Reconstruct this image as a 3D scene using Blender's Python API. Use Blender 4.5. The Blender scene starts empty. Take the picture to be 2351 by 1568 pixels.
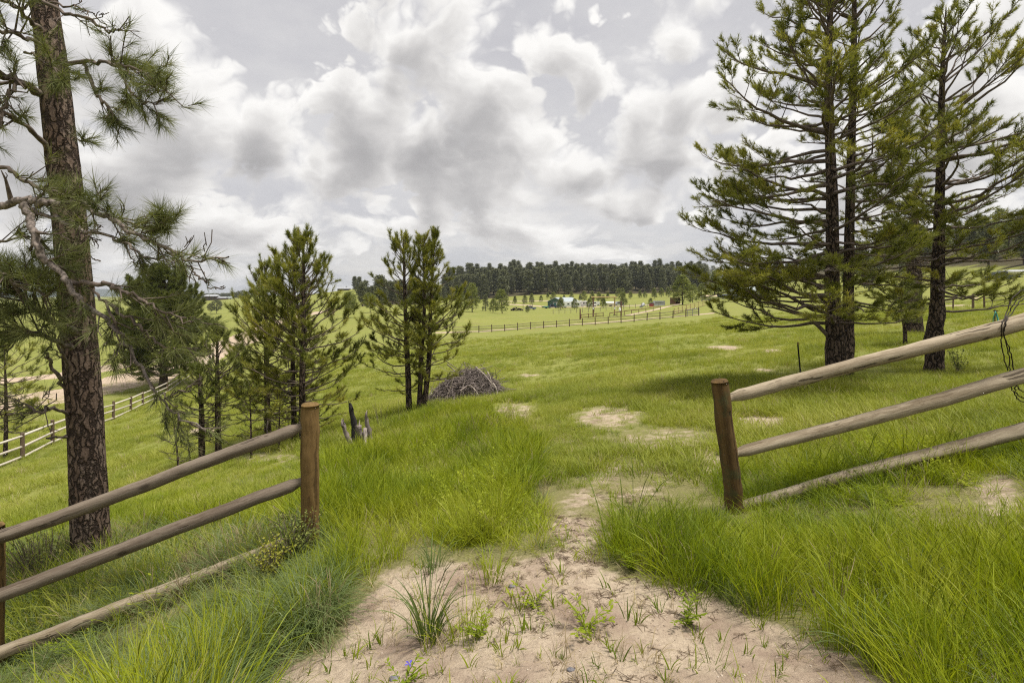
import bpy, math, random
import numpy as np
from mathutils import Vector, Matrix

random.seed(7)
RNG = np.random.default_rng(11)
S = bpy.context.scene
COL = S.collection
FPX, CX, HZ = 1175.5, 1175.5, 680.0      # survey constants: focal length, optical axis, horizon row

# ------------------------------------------------------------------ basic helpers
def new_mesh(name, V, FS, smooth=False, attrs=None):
    """V (n,3); FS list of (m,k) index arrays"""
    me = bpy.data.meshes.new(name)
    V = np.asarray(V, dtype=np.float32)
    FS = [np.asarray(f, dtype=np.int32) for f in FS if len(f)]
    me.vertices.add(len(V)); me.vertices.foreach_set('co', V.ravel())
    nl = sum(f.size for f in FS); nf = sum(len(f) for f in FS)
    me.loops.add(nl); me.polygons.add(nf)
    me.loops.foreach_set('vertex_index', np.concatenate([f.ravel() for f in FS]))
    tot = np.concatenate([np.full(len(f), f.shape[1], np.int32) for f in FS])
    st = np.concatenate([[0], np.cumsum(tot)[:-1]]).astype(np.int32)
    me.polygons.foreach_set('loop_start', st)
    me.polygons.foreach_set('loop_total', tot)
    if smooth:
        me.polygons.foreach_set('use_smooth', np.ones(nf, dtype=bool))
    for k, a in (attrs or {}).items():
        at = me.attributes.new(k, 'FLOAT', 'POINT')
        at.data.foreach_set('value', np.asarray(a, dtype=np.float32))
    me.update(calc_edges=True)
    me.validate()
    return me

def link(name, me, mat=None, parent=None, loc=None):
    o = bpy.data.objects.new(name, me)
    COL.objects.link(o)
    if mat is not None and me is not None and len(me.materials) == 0:
        me.materials.append(mat)
    if parent is not None:
        o.parent = parent
    if loc is not None:
        o.location = loc
    return o

def tag(o, label=None, cat=None, group=None, kind=None):
    if label: o['label'] = label
    if cat: o['category'] = cat
    if group: o['group'] = group
    if kind: o['kind'] = kind
    return o

def empty(name, loc=(0, 0, 0), rz=0.0, label=None, cat=None, group=None):
    o = bpy.data.objects.new(name, None)
    COL.objects.link(o)
    o.empty_display_size = 0.2
    o.location = loc
    o.rotation_euler = (0, 0, rz)
    return tag(o, label, cat, group)

def dup(root, loc, rz=0.0, sc=None, label=None, group=None):
    r = root.copy(); COL.objects.link(r)
    r.location = loc; r.rotation_euler = (0, 0, rz)
    if sc is not None: r.scale = sc if hasattr(sc, '__len__') else (sc, sc, sc)
    if label: r['label'] = label
    if group: r['group'] = group
    for ch in root.children:
        c = ch.copy(); COL.objects.link(c); c.parent = r
        for g in ch.children:
            d = g.copy(); COL.objects.link(d); d.parent = c
    return r

class MB:
    """collects simple solids into one mesh"""
    def __init__(s): s.v = []; s.f = []
    def add(s, V, F):
        b = len(s.v); s.v += [tuple(map(float, p)) for p in V]
        s.f += [tuple(b + i for i in f) for f in F]
        return s
    def box(s, c, d):
        x, y, z = c; a, b, h = d[0]/2, d[1]/2, d[2]/2
        V = [(x+i*a, y+j*b, z+k*h) for k in (-1, 1) for j in (-1, 1) for i in (-1, 1)]
        return s.add(V, [(0,2,3,1),(4,5,7,6),(0,1,5,4),(2,6,7,3),(0,4,6,2),(1,3,7,5)])
    def prism(s, prof, y0, y1):
        n = len(prof)
        V = [(x, y0, z) for x, z in prof] + [(x, y1, z) for x, z in prof]
        F = [tuple(range(n)), tuple(range(2*n-1, n-1, -1))]
        F += [(i, i+n, (i+1) % n + n, (i+1) % n) for i in range(n)]
        return s.add(V, F)
    def tube(s, p0, p1, r0, r1=None, n=8, caps=True):
        r1 = r0 if r1 is None else r1
        p0, p1 = Vector(p0), Vector(p1); d = (p1-p0).normalized()
        u = d.orthogonal().normalized(); w = d.cross(u)
        V = []
        for p, r in ((p0, r0), (p1, r1)):
            V += [p+(u*math.cos(2*math.pi*i/n)+w*math.sin(2*math.pi*i/n))*r for i in range(n)]
        F = [(i, (i+1) % n, (i+1) % n+n, i+n) for i in range(n)]
        if caps: F += [tuple(range(n-1, -1, -1)), tuple(range(n, 2*n))]
        return s.add(V, F)
    def mesh(s, name, smooth=False):
        me = bpy.data.meshes.new(name); me.from_pydata(s.v, [], s.f); me.update()
        if smooth:
            for p in me.polygons: p.use_smooth = True
        return me
    def build(s, name, mat, parent=None, smooth=False, loc=None):
        return link(name, s.mesh(name, smooth), mat, parent, loc)

def norm(a): return a / (np.linalg.norm(a, axis=-1, keepdims=True) + 1e-9)

def tubes(P, R, sides=5):
    """P (B,n,3), R (B,n) -> verts, quads"""
    P = np.asarray(P, float); R = np.asarray(R, float)
    B, n, _ = P.shape
    T = np.gradient(P, axis=1); T = norm(T)
    ref = np.where(np.abs(T[:, :1, 2:3]) > 0.9, np.array([1., 0, 0]), np.array([0, 0, 1.]))
    ref = np.broadcast_to(ref, T.shape)
    U = norm(np.cross(T, ref)); W = np.cross(T, U)
    a = np.arange(sides)*2*np.pi/sides
    ring = (U[:, :, None, :]*np.cos(a)[None, None, :, None] + W[:, :, None, :]*np.sin(a)[None, None, :, None])
    V = P[:, :, None, :] + ring*R[:, :, None, None]
    idx = np.arange(B*n*sides).reshape(B, n, sides)
    a0 = idx[:, :-1]; a1 = idx[:, 1:]
    F = np.stack([a0, np.roll(a0, -1, 2), np.roll(a1, -1, 2), a1], -1).reshape(-1, 4)
    return V.reshape(-1, 3), F

class Cloud:
    """accumulates numpy geometry"""
    def __init__(s): s.V = []; s.F = {}; s.n = 0; s.A = []
    def add(s, V, F, att=None):
        s.V.append(V); s.F.setdefault(F.shape[1], []).append(F+s.n); s.n += len(V)
        s.A.append(np.full(len(V), .5) if att is None else att)
    def mesh(s, name, smooth=False):
        return new_mesh(name, np.concatenate(s.V), [np.concatenate(x) for x in s.F.values()], smooth,
                        {'tint': np.concatenate(s.A)})

# ------------------------------------------------------------------ materials
def mat(name):
    m = bpy.data.materials.new(name); m.use_nodes = True
    nt = m.node_tree; nt.nodes.clear()
    return m, nt

class N:
    """tiny node-graph helper"""
    def __init__(s, nt): s.nt = nt
    def n(s, t, **kw):
        nd = s.nt.nodes.new(t)
        for k, v in kw.items():
            if k.startswith('i_'):
                key = k[2:]
                key = int(key) if key.isdigit() else key.replace('_', ' ')
                s.set(nd.inputs[key], v)
            else: setattr(nd, k, v)
        return nd
    def set(s, sock, v):
        if isinstance(v, bpy.types.NodeSocket): s.nt.links.new(v, sock)
        elif isinstance(v, bpy.types.Node): s.nt.links.new(v.outputs[0], sock)
        else: sock.default_value = v
    def math(s, op, a, b=0.0, c=None, clamp=False):
        nd = s.nt.nodes.new('ShaderNodeMath'); nd.operation = op; nd.use_clamp = clamp
        s.set(nd.inputs[0], a); s.set(nd.inputs[1], b)
        if c is not None: s.set(nd.inputs[2], c)
        return nd.outputs[0]
    def vmath(s, op, a, b=None):
        nd = s.nt.nodes.new('ShaderNodeVectorMath'); nd.operation = op
        s.set(nd.inputs[0], a)
        if b is not None: s.set(nd.inputs['Scale' if op == 'SCALE' else 1], b)
        return nd.outputs['Value' if op in ('DOT_PRODUCT', 'LENGTH') else 'Vector']
    def noise(s, vec, scale, detail=4, rough=.55, out='Fac', dist=0.0):
        nd = s.n('ShaderNodeTexNoise', i_Scale=scale, i_Detail=detail, i_Roughness=rough, i_Distortion=dist)
        if vec is not None: s.set(nd.inputs['Vector'], vec)
        return nd.outputs[out]
    def ramp(s, fac, stops, interp='LINEAR'):
        nd = s.nt.nodes.new('ShaderNodeValToRGB'); nd.color_ramp.interpolation = interp
        el = nd.color_ramp.elements
        while len(el) < len(stops): el.new(.5)
        for e, (p, c) in zip(el, stops):
            e.position = p; e.color = c if len(c) == 4 else (*c, 1)
        s.set(nd.inputs[0], fac)
        return nd.outputs[0]
    def mix(s, fac, a, b, blend='MIX'):
        nd = s.nt.nodes.new('ShaderNodeMix'); nd.data_type = 'RGBA'; nd.blend_type = blend
        s.set(nd.inputs['Factor'], fac)
        for k, v in ((6, a), (7, b)):
            if isinstance(v, tuple) and len(v) == 3: v = (*v, 1)
            s.set(nd.inputs[k], v)
        return nd.outputs[2]
    def mapr(s, v, a, b, c=0., d=1., smooth=True):
        nd = s.n('ShaderNodeMapRange', interpolation_type='SMOOTHSTEP' if smooth else 'LINEAR')
        s.set(nd.inputs['Value'], v)
        for k, x in zip(('From Min', 'From Max', 'To Min', 'To Max'), (a, b, c, d)): s.set(nd.inputs[k], x)
        return nd.outputs['Result']
    def mapping(s, vec, scale=(1, 1, 1), loc=(0, 0, 0)):
        nd = s.n('ShaderNodeMapping'); s.set(nd.inputs['Vector'], vec)
        nd.inputs['Scale'].default_value = scale; nd.inputs['Location'].default_value = loc
        return nd.outputs[0]
    def bump(s, h, strength=.5, dist=.01):
        nd = s.n('ShaderNodeBump', i_Strength=strength, i_Distance=dist); s.set(nd.inputs['Height'], h)
        return nd.outputs[0]
    def out(s, shader):
        o = s.n('ShaderNodeOutputMaterial'); s.set(o.inputs['Surface'], shader)
    def pbr(s, col, rough=.8, bump=None, spec=.3, metal=0.):
        p = s.n('ShaderNodeBsdfPrincipled')
        if isinstance(col, tuple): col = (*col[:3], 1)
        s.set(p.inputs['Base Color'], col); s.set(p.inputs['Roughness'], rough)
        p.inputs['Specular IOR Level'].default_value = spec; p.inputs['Metallic'].default_value = metal
        if bump is not None: s.set(p.inputs['Normal'], bump)
        return p.outputs[0]

MATS = {}
def plain(name, col, rough=.6, metal=0., var=.25, scale=6.):
    """painted / worn surface with mottling"""
    if name in MATS: return MATS[name]
    m, nt = mat(name); g = N(nt)
    tc = g.n('ShaderNodeTexCoord').outputs['Object']
    f = g.noise(tc, scale, 6, .65)
    c = g.mix(g.mapr(f, .3, .7), tuple(x*(1-var) for x in col), tuple(min(1, x*(1+var*.6)) for x in col))
    g.out(g.pbr(c, rough, g.bump(f, .15, .01), .4, metal))
    MATS[name] = m
    return m

def wood_mat(name, lo, hi, dark, axis='X', scale=1., knots=.5, crack=.5, moss=None):
    m, nt = mat(name); g = N(nt)
    tc = g.n('ShaderNodeTexCoord').outputs['Object']
    rnd = g.n('ShaderNodeObjectInfo').outputs['Random']
    off = g.n('ShaderNodeCombineXYZ'); g.set(off.inputs[0], g.math('MULTIPLY', rnd, 37.)); g.set(off.inputs[1], g.math('MULTIPLY', rnd, 11.))
    v = g.vmath('ADD', tc, off.outputs[0])
    st = {'X': (.55, 9, 9), 'Z': (9, 9, .55)}[axis]
    st2 = {'X': (.9, 34, 34), 'Z': (34, 34, .9)}[axis]
    warp = g.vmath('SCALE', g.noise(v, 5., 3, out='Color'), .05)
    vw = g.vmath('ADD', v, warp)
    broad = g.noise(g.mapping(vw, st), 2.2*scale, 5, .6)
    grain = g.noise(g.mapping(vw, st2), 2.6*scale, 6, .7)
    col = g.ramp(g.math('ADD', g.math('MULTIPLY', broad, .55), g.math('MULTIPLY', grain, .45)),
                 [(.28, dark), (.42, lo), (.58, hi), (.75, tuple(min(1, x*1.15) for x in hi))])
    vor = g.n('ShaderNodeTexVoronoi', feature='F1', i_Scale=3.1*scale)
    g.set(vor.inputs['Vector'], g.mapping(vw, {'X': (.7, 1.6, 1.6), 'Z': (1.6, 1.6, .7)}[axis]))
    kn = g.mapr(vor.outputs['Distance'], .04, .13, 1., 0.)
    col = g.mix(g.math('MULTIPLY', kn, knots), col, tuple(x*.35 for x in dark))
    cr = g.mapr(g.noise(g.mapping(vw, {'X': (.5, 16, 16), 'Z': (16, 16, .5)}[axis]), 1.6, 3, .5), .60, .66, 0., 1.)
    col = g.mix(g.math('MULTIPLY', cr, crack), col, tuple(x*.3 for x in dark))
    if moss:
        mm = g.mapr(g.noise(v, 7, 5, .6), .52, .68)
        col = g.mix(g.math('MULTIPLY', mm, .6), col, moss)
    h = g.math('SUBTRACT', grain, g.math('MULTIPLY', cr, .8))
    g.out(g.pbr(col, .85, g.bump(h, .6, .006), .2))
    return m

def bark_mat(name, plate, plate2, furrow, sc=9., zsq=.26, strength=1., dist=.03):
    m, nt = mat(name); g = N(nt)
    tc = g.n('ShaderNodeTexCoord').outputs['Object']
    wv = g.vmath('SCALE', g.noise(tc, 7., 4, out='Color'), .16)
    v = g.vmath('ADD', tc, wv)
    vo = g.n('ShaderNodeTexVoronoi', feature='DISTANCE_TO_EDGE', i_Scale=sc); g.set(vo.inputs['Vector'], g.mapping(v, (1, 1, zsq)))
    ce = g.n('ShaderNodeTexVoronoi', feature='F1', i_Scale=sc); g.set(ce.inputs['Vector'], g.mapping(v, (1, 1, zsq)))
    fine = g.noise(g.mapping(tc, (1, 1, .45)), 42., 6, .7)
    crackv = g.math('ADD', vo.outputs['Distance'], g.math('MULTIPLY', g.math('SUBTRACT', fine, .5), .16))
    fur = g.mapr(crackv, -.02, .20, 0., 1.)
    c = g.mix(g.n('ShaderNodeSeparateColor', i_0=ce.outputs['Color']).outputs[0], plate, plate2)
    c = g.mix(g.mapr(fine, .35, .65), tuple(x*.55 for x in plate), c)
    c = g.mix(fur, furrow, c)
    h = g.math('ADD', g.math('MULTIPLY', fur, .8), g.math('MULTIPLY', fine, .35))
    g.out(g.pbr(c, .95, g.bump(h, strength, dist), .1))
    return m

def leaf_mat(name, stops, trans=.3, rough=.55, attr=True, patch=None):
    m, nt = mat(name); g = N(nt)
    if attr:
        f = g.n('ShaderNodeAttribute', attribute_name='tint').outputs['Fac']
    else:
        f = g.n('ShaderNodeObjectInfo').outputs['Random']
        pos = g.n('ShaderNodeNewGeometry').outputs['Position']
        nz = g.noise(pos, patch or .7, 3, .6)
        f = g.math('ADD', g.math('MULTIPLY', f, .45), g.mapr(nz, .3, .7, 0., .55))
    c = g.ramp(f, stops)
    d = g.pbr(c, rough, None, .25)
    t = g.n('ShaderNodeBsdfTranslucent'); g.set(t.inputs[0], g.mix(1., c, (1., 1.0, .55), 'MULTIPLY'))
    mx = g.n('ShaderNodeMixShader'); mx.inputs[0].default_value = trans
    g.set(mx.inputs[1], d); g.set(mx.inputs[2], t.outputs[0])
    g.out(mx.outputs[0])
    return m

M_BARK_OLD = bark_mat('old_pine_bark', (.165, .115, .088), (.235, .182, .148), (.034, .025, .020), 19., .15, 1., .03)
M_BARK = bark_mat('pine_bark', (.12, .088, .068), (.20, .15, .12), (.012, .010, .009), 13., .3, 1., .02)
M_BARK_FAR = plain('far_bark', (.07, .05, .04), .95)
M_LIMB = plain('limb_bark', (.13, .10, .082), .9, var=.5, scale=14)
M_LIMB_GREY = plain('grey_limb_bark', (.20, .165, .145), .9, var=.75, scale=38)
M_NEEDLE = leaf_mat('pine_needles', [(0, (.09, .108, .024)), (.45, (.21, .225, .04)), (.85, (.36, .345, .07)), (.97, (.40, .36, .08)), (1, (.26, .12, .03))], .38)
M_NEEDLE_L = leaf_mat('long_pine_needles', [(0, (.075, .095, .035)), (.5, (.165, .185, .065)), (.9, (.28, .285, .115)), (1, (.28, .17, .07))], .3)
M_NEEDLE_S = leaf_mat('young_pine_needles', [(0, (.09, .115, .034)), (.5, (.19, .215, .06)), (1, (.31, .32, .095))], .38)
M_NEEDLE_FAR = leaf_mat('far_pine_needles', [(0, (.075, .085, .05)), (.5, (.13, .14, .068)), (1, (.20, .20, .09))], .12)
M_RED_LEAF = leaf_mat('reddish_leaves', [(0, (.10, .05, .045)), (1, (.22, .12, .09))], .2)
M_POST = wood_mat('treated_post_wood', (.118, .072, .026), (.185, .118, .045), (.052, .029, .011), 'Z', 1.3, .5, .5)
M_POST_D = wood_mat('stained_post_wood', (.065, .038, .014), (.12, .073, .027), (.018, .010, .005), 'Z', 1.2, .7, .7, (.06, .07, .03))
M_RAIL_R = wood_mat('weathered_rail_wood', (.21, .165, .11), (.37, .31, .225), (.085, .058, .032), 'X', 1., .8, .75)
M_RAIL_L = wood_mat('brown_rail_wood', (.125, .095, .070), (.21, .172, .134), (.055, .038, .025), 'X', 1., .6, .6)
M_DEAD = plain('dead_wood', (.20, .165, .15), .9, var=.5, scale=9)
M_CHAR = plain('charred_wood', (.022, .019, .018), .85, var=.6, scale=9)
M_PALE = wood_mat('bleached_wood', (.33, .29, .24), (.5, .45, .38), (.12, .1, .08), 'Z', 1., .3, .6)

# ------------------------------------------------------------------ the lie of the land
CTRL = [ # (column, row, depth) survey points of the ground
 (1175,1568,2.1),(600,1568,2.5),(200,1568,3.25),(0,1568,3.6),(1900,1568,1.95),(2351,1568,1.7),(1500,1568,2.05),(900,1568,2.25),
 (1150,1290,3.25),(800,1360,3.2),(1500,1300,3.0),(2000,1330,2.7),(2351,1290,2.5),
 (712,1262,4.1),(1200,1190,4.2),(1690,1168,4.2),(2351,1062,4.2),(2000,1115,4.2),(350,1400,3.95),(0,1545,3.85),(950,1225,4.1),
 (210,1285,5.6),(0,1330,6.0),(450,1250,5.6),(1175,1075,6.5),(1400,1050,6.6),(1650,1030,6.8),(2000,985,7.),(2351,925,7.2),(820,1120,6.6),
 (1400,955,10.),(1180,960,11.),(1650,925,10.5),(880,990,12.),(760,1055,9.5),(1060,940,13.),(960,948,14.),
 (690,1018,13.),(500,1048,13.),(620,995,15.),(300,1130,11.),(130,1170,11.),(0,1210,11.),
 (350,1050,17.),(120,1075,18.),(52,1053,22.5),(121,1020,25.8),(260,963,34.),(325,934,42.),(400,905,52.),(0,1085,21.),
 (560,960,22.),(760,925,24.),(620,900,34.),(800,860,36.),(950,830,38.),
 (1060,917,18.5),(1300,895,16.5),(1500,872,16.5),(1720,850,15.),(1925,872,12.),(2145,852,13.),(2345,850,12.),
 (1300,835,26.),(1550,805,26.),(1750,795,24.),(2078,790,18.),(2097,766,22.),(2330,765,19.),
 (1150,800,48.),(1400,775,46.),(1600,755,46.),(1850,735,40.),(2100,722,40.),(2300,706,40.),
 (1080,765,95.),(1250,753,92.),(1433,740,90.),(1607,724.5,85.),(1800,712,75.),(2000,702,70.),(2190,668,80.),(2351,640,95.),
 (1130,720,190.),(1300,712,230.),(1500,707,200.),(1620,692,155.),(1800,685,150.),(2000,676,150.),
 (1200,707,270.),(1300,704,270.),(1400,701,270.),(1520,700,240.),(1900,655,210.),(2200,590,200.),(2351,550,190.),
 (1050,690,400.),(1200,676,400.),(1350,673,400.),(1500,672,400.),(1620,668,380.),(1800,640,330.),
 (1050,650,500.),(1200,645,500.),(1350,646,500.),(1500,643,500.),(1600,646,480.),(1200,650,700.),(1500,650,700.),(2000,610,420.),(2351,540,400.),
 (1000,672,600.),(940,668,420.),(860,668,400.),(790,665,420.),(700,684,420.),(900,700,250.),(820,715,180.),(900,735,130.),(1000,740,120.),
 (700,745,140.),(800,790,75.),(650,820,70.),
 (400,842,75.),(250,850,72.),(0,880,60.),(100,905,53.),(0,930,47.),(300,875,60.),
 (560,778,120.),(300,790,110.),(50,795,105.),(500,740,200.),(250,742,190.),(0,745,185.),
 (640,712,330.),(480,716,320.),(200,715,340.),(490,689,520.),(560,686,500.),(640,680,520.),(100,700,560.),(330,698,620.),(420,690,900.),
 (0,690,1200.),(400,684,1600.),(700,682,1000.),(1000,676,1200.),(1400,672,1300.),(2000,650,1200.),
 (0,682,3500.),(600,680,3500.),(1175,678,3500.),(2000,670,3500.),
]
_c = np.array(CTRL, float)
_X = (_c[:, 0]-CX)/FPX*_c[:, 2]; _Y = _c[:, 2]; _Z = (HZ-_c[:, 1])/FPX*_c[:, 2]
back = []
for th, zs in ((72, (-1.25,-.8,.4,5,26,40,40)), (110, (-1.35,-1.0,-.2,3,14,30,30)), (150, (-1.5,-1.4,-1,0,2,5,5)), (180, (-1.6,-1.6,-1.6,-1.6,-2,-2,-2)), (-180, (-1.6,-1.6,-1.6,-1.6,-2,-2,-2)),
               (-150, (-1.7,-1.8,-2.4,-4,-5,-5,-5)), (-110, (-1.9,-2.5,-4.8,-8,-9,-9,-9)), (-72, (-2.0,-2.9,-5.8,-10,-11,-10,-10))):
    for r, z in zip((2, 5, 15, 55, 200, 800, 3500), zs):
        a = math.radians(th); back.append((r*math.sin(a), r*math.cos(a), z, math.radians(th)))
back = np.array(back)
_R = np.concatenate([np.hypot(_X, _Y), np.hypot(back[:, 0], back[:, 1])])
_T = np.concatenate([np.arctan2(_X, _Y), back[:, 3]])
_q = np.concatenate([_Z, back[:, 2]]) / _R
_U = np.stack([_T*1.4, np.log(_R)], 1)
def _phi(d2): return .5*d2*np.log(d2+1e-12)
_n = len(_U)
_K = _phi(((_U[:, None]-_U[None])**2).sum(-1)) + np.eye(_n)*.004
_Pm = np.concatenate([np.ones((_n, 1)), _U], 1)
_A = np.zeros((_n+3, _n+3)); _A[:_n, :_n] = _K; _A[:_n, _n:] = _Pm; _A[_n:, :_n] = _Pm.T
_w = np.linalg.solve(_A, np.concatenate([_q, np.zeros(3)]))
_wav = [(RNG.uniform(0, 2*np.pi), RNG.uniform(.8, 9.), RNG.uniform(0, 6.28)) for _ in range(26)]

def height(X, Y, micro=True):
    X = np.atleast_1d(np.asarray(X, float)); Y = np.atleast_1d(np.asarray(Y, float))
    r = np.hypot(X, Y); rc = np.clip(r, 1.9, 5000.)
    u = np.stack([np.arctan2(X, Y)*1.4, np.log(rc)], 1)
    out = np.empty(len(u))
    for a in range(0, len(u), 20000):
        d2 = ((u[a:a+20000, None]-_U[None])**2).sum(-1)
        out[a:a+20000] = _phi(d2) @ _w[:_n] + _w[_n] + u[a:a+20000] @ _w[_n+1:]
    z = out*rc
    k = np.clip(r/1.9, 0, 1)
    z = z*k + (-1.6)*(1-k)
    if micro:
        b = np.zeros(len(z))
        for an, f, ph in _wav:
            b += np.sin((X*math.cos(an)+Y*math.sin(an))*f+ph)/f
        z = z + b*.012*np.clip(r/3., .35, 1.)
    return z

def gz(x, y): return float(height(x, y)[0])
def at(px, d, dz=0.):
    x = (px-CX)/FPX*d
    return Vector((x, d, gz(x, d)+dz))
def pt(px, py, d): return Vector(((px-CX)/FPX*d, d, (HZ-py)/FPX*d))

# bare ground: outlines and ovals of trodden sand (survey columns / rows)
SAND_POLY = [(520,1640),(640,1520),(770,1490),(800,1400),(840,1350),(900,1312),(1000,1288),(1110,1292),(1210,1282),(1275,1262),(1350,1240),(1372,1290),
             (1480,1332),(1620,1368),(1770,1432),(1900,1485),(2040,1570),(2150,1700),(2300,5000),(-200,5000)]
SAND_OVALS = [(1425,1085,185,150,.47),(1325,1215,95,55,.66),(1345,1145,100,32,.56),(1385,1082,90,40,.56),(1300,1010,60,18,.5),(1395,957,105,38,.57),(1185,946,90,28,.58),(1560,930,60,14,.6),
              (1755,968,95,26,.66),(1500,1015,170,50,.52),(1640,1060,70,40,.55),(1220,862,40,4,.75),(1660,799,46,6,1.),(1775,806,30,5,.85),(1480,1100,130,60,.48),
              (2290,1140,75,80,.62),(2200,1030,60,30,.5),(475,990,45,8,.9),(275,1072,14,3,.9),(1800,1330,30,60,.3),(620,1050,140,18,.5),(480,1360,30,40,.4),(1060,925,110,12,.6),(1750,850,40,6,.6),(2235,684,16,3,.9),(2200,702,50,3,.7)]
def in_poly(px, py, poly):
    ins = np.zeros(len(px), bool); n = len(poly); j = n-1
    for i in range(n):
        xi, yi = poly[i]; xj, yj = poly[j]
        c = ((yi > py) != (yj > py)) & (px < (xj-xi)*(py-yi)/(yj-yi+1e-9)+xi)
        ins ^= c; j = i
    return ins
def poly_dist(px, py, poly):
    d = np.full(len(px), 1e9); n = len(poly)
    for i in range(n):
        a = np.array(poly[i], float); b = np.array(poly[(i+1) % n], float); ab = b-a
        t = np.clip(((px-a[0])*ab[0]+(py-a[1])*ab[1])/(ab@ab), 0, 1)
        d = np.minimum(d, np.hypot(px-a[0]-t*ab[0], py-a[1]-t*ab[1]))
    return d
def survey(X, Y, Z):
    Yc = np.maximum(Y, .05)
    return CX+X/Yc*FPX, HZ-Z/Yc*FPX
def bare(X, Y, Z):
    px, py = survey(X, Y, Z)
    front = Y > .4
    s = np.where(in_poly(px, py, SAND_POLY), 1., -1.)*poly_dist(px, py, SAND_POLY)
    m = np.clip(.5+s/90., 0, 1)
    for cx, cy, a, b, k in SAND_OVALS:
        q = np.hypot((px-cx)/a, (py-cy)/b)
        m = np.maximum(m, k*np.clip(1.45-q, 0, 1))
    return np.where(front, m, np.clip(1.2-np.abs(X)/2.2, 0, 1))

th = np.concatenate([np.radians(np.arange(-62, 62.01, .3)), np.radians(np.arange(66, 297, 6.))])
rr = np.concatenate([[.35], np.exp(np.arange(math.log(.6), math.log(4800), .030))])
TH, RR = np.meshgrid(th, rr)
GX = (RR*np.sin(TH)).ravel(); GY = (RR*np.cos(TH)).ravel(); GZ = height(GX, GY)
nt_, nr_ = len(th), len(rr)
ii = np.arange(nr_*nt_).reshape(nr_, nt_)
q = np.stack([ii[:-1], np.roll(ii, -1, 1)[:-1], np.roll(ii, -1, 1)[1:], ii[1:]], -1).reshape(-1, 4)
V = np.stack([GX, GY, GZ], 1); V = np.concatenate([V, [[0, 0, -1.6]]])
fan = np.stack([np.full(nt_, nr_*nt_), np.roll(ii[0], -1), ii[0]], 1)
sand_att = np.concatenate([bare(GX, GY, GZ), [1.]])
me = new_mesh('ground', V, [q[:, ::-1], fan[:, ::-1]], True, {'sand': sand_att})
me.flip_normals() if me.polygons[0].normal.z < 0 else None

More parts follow.
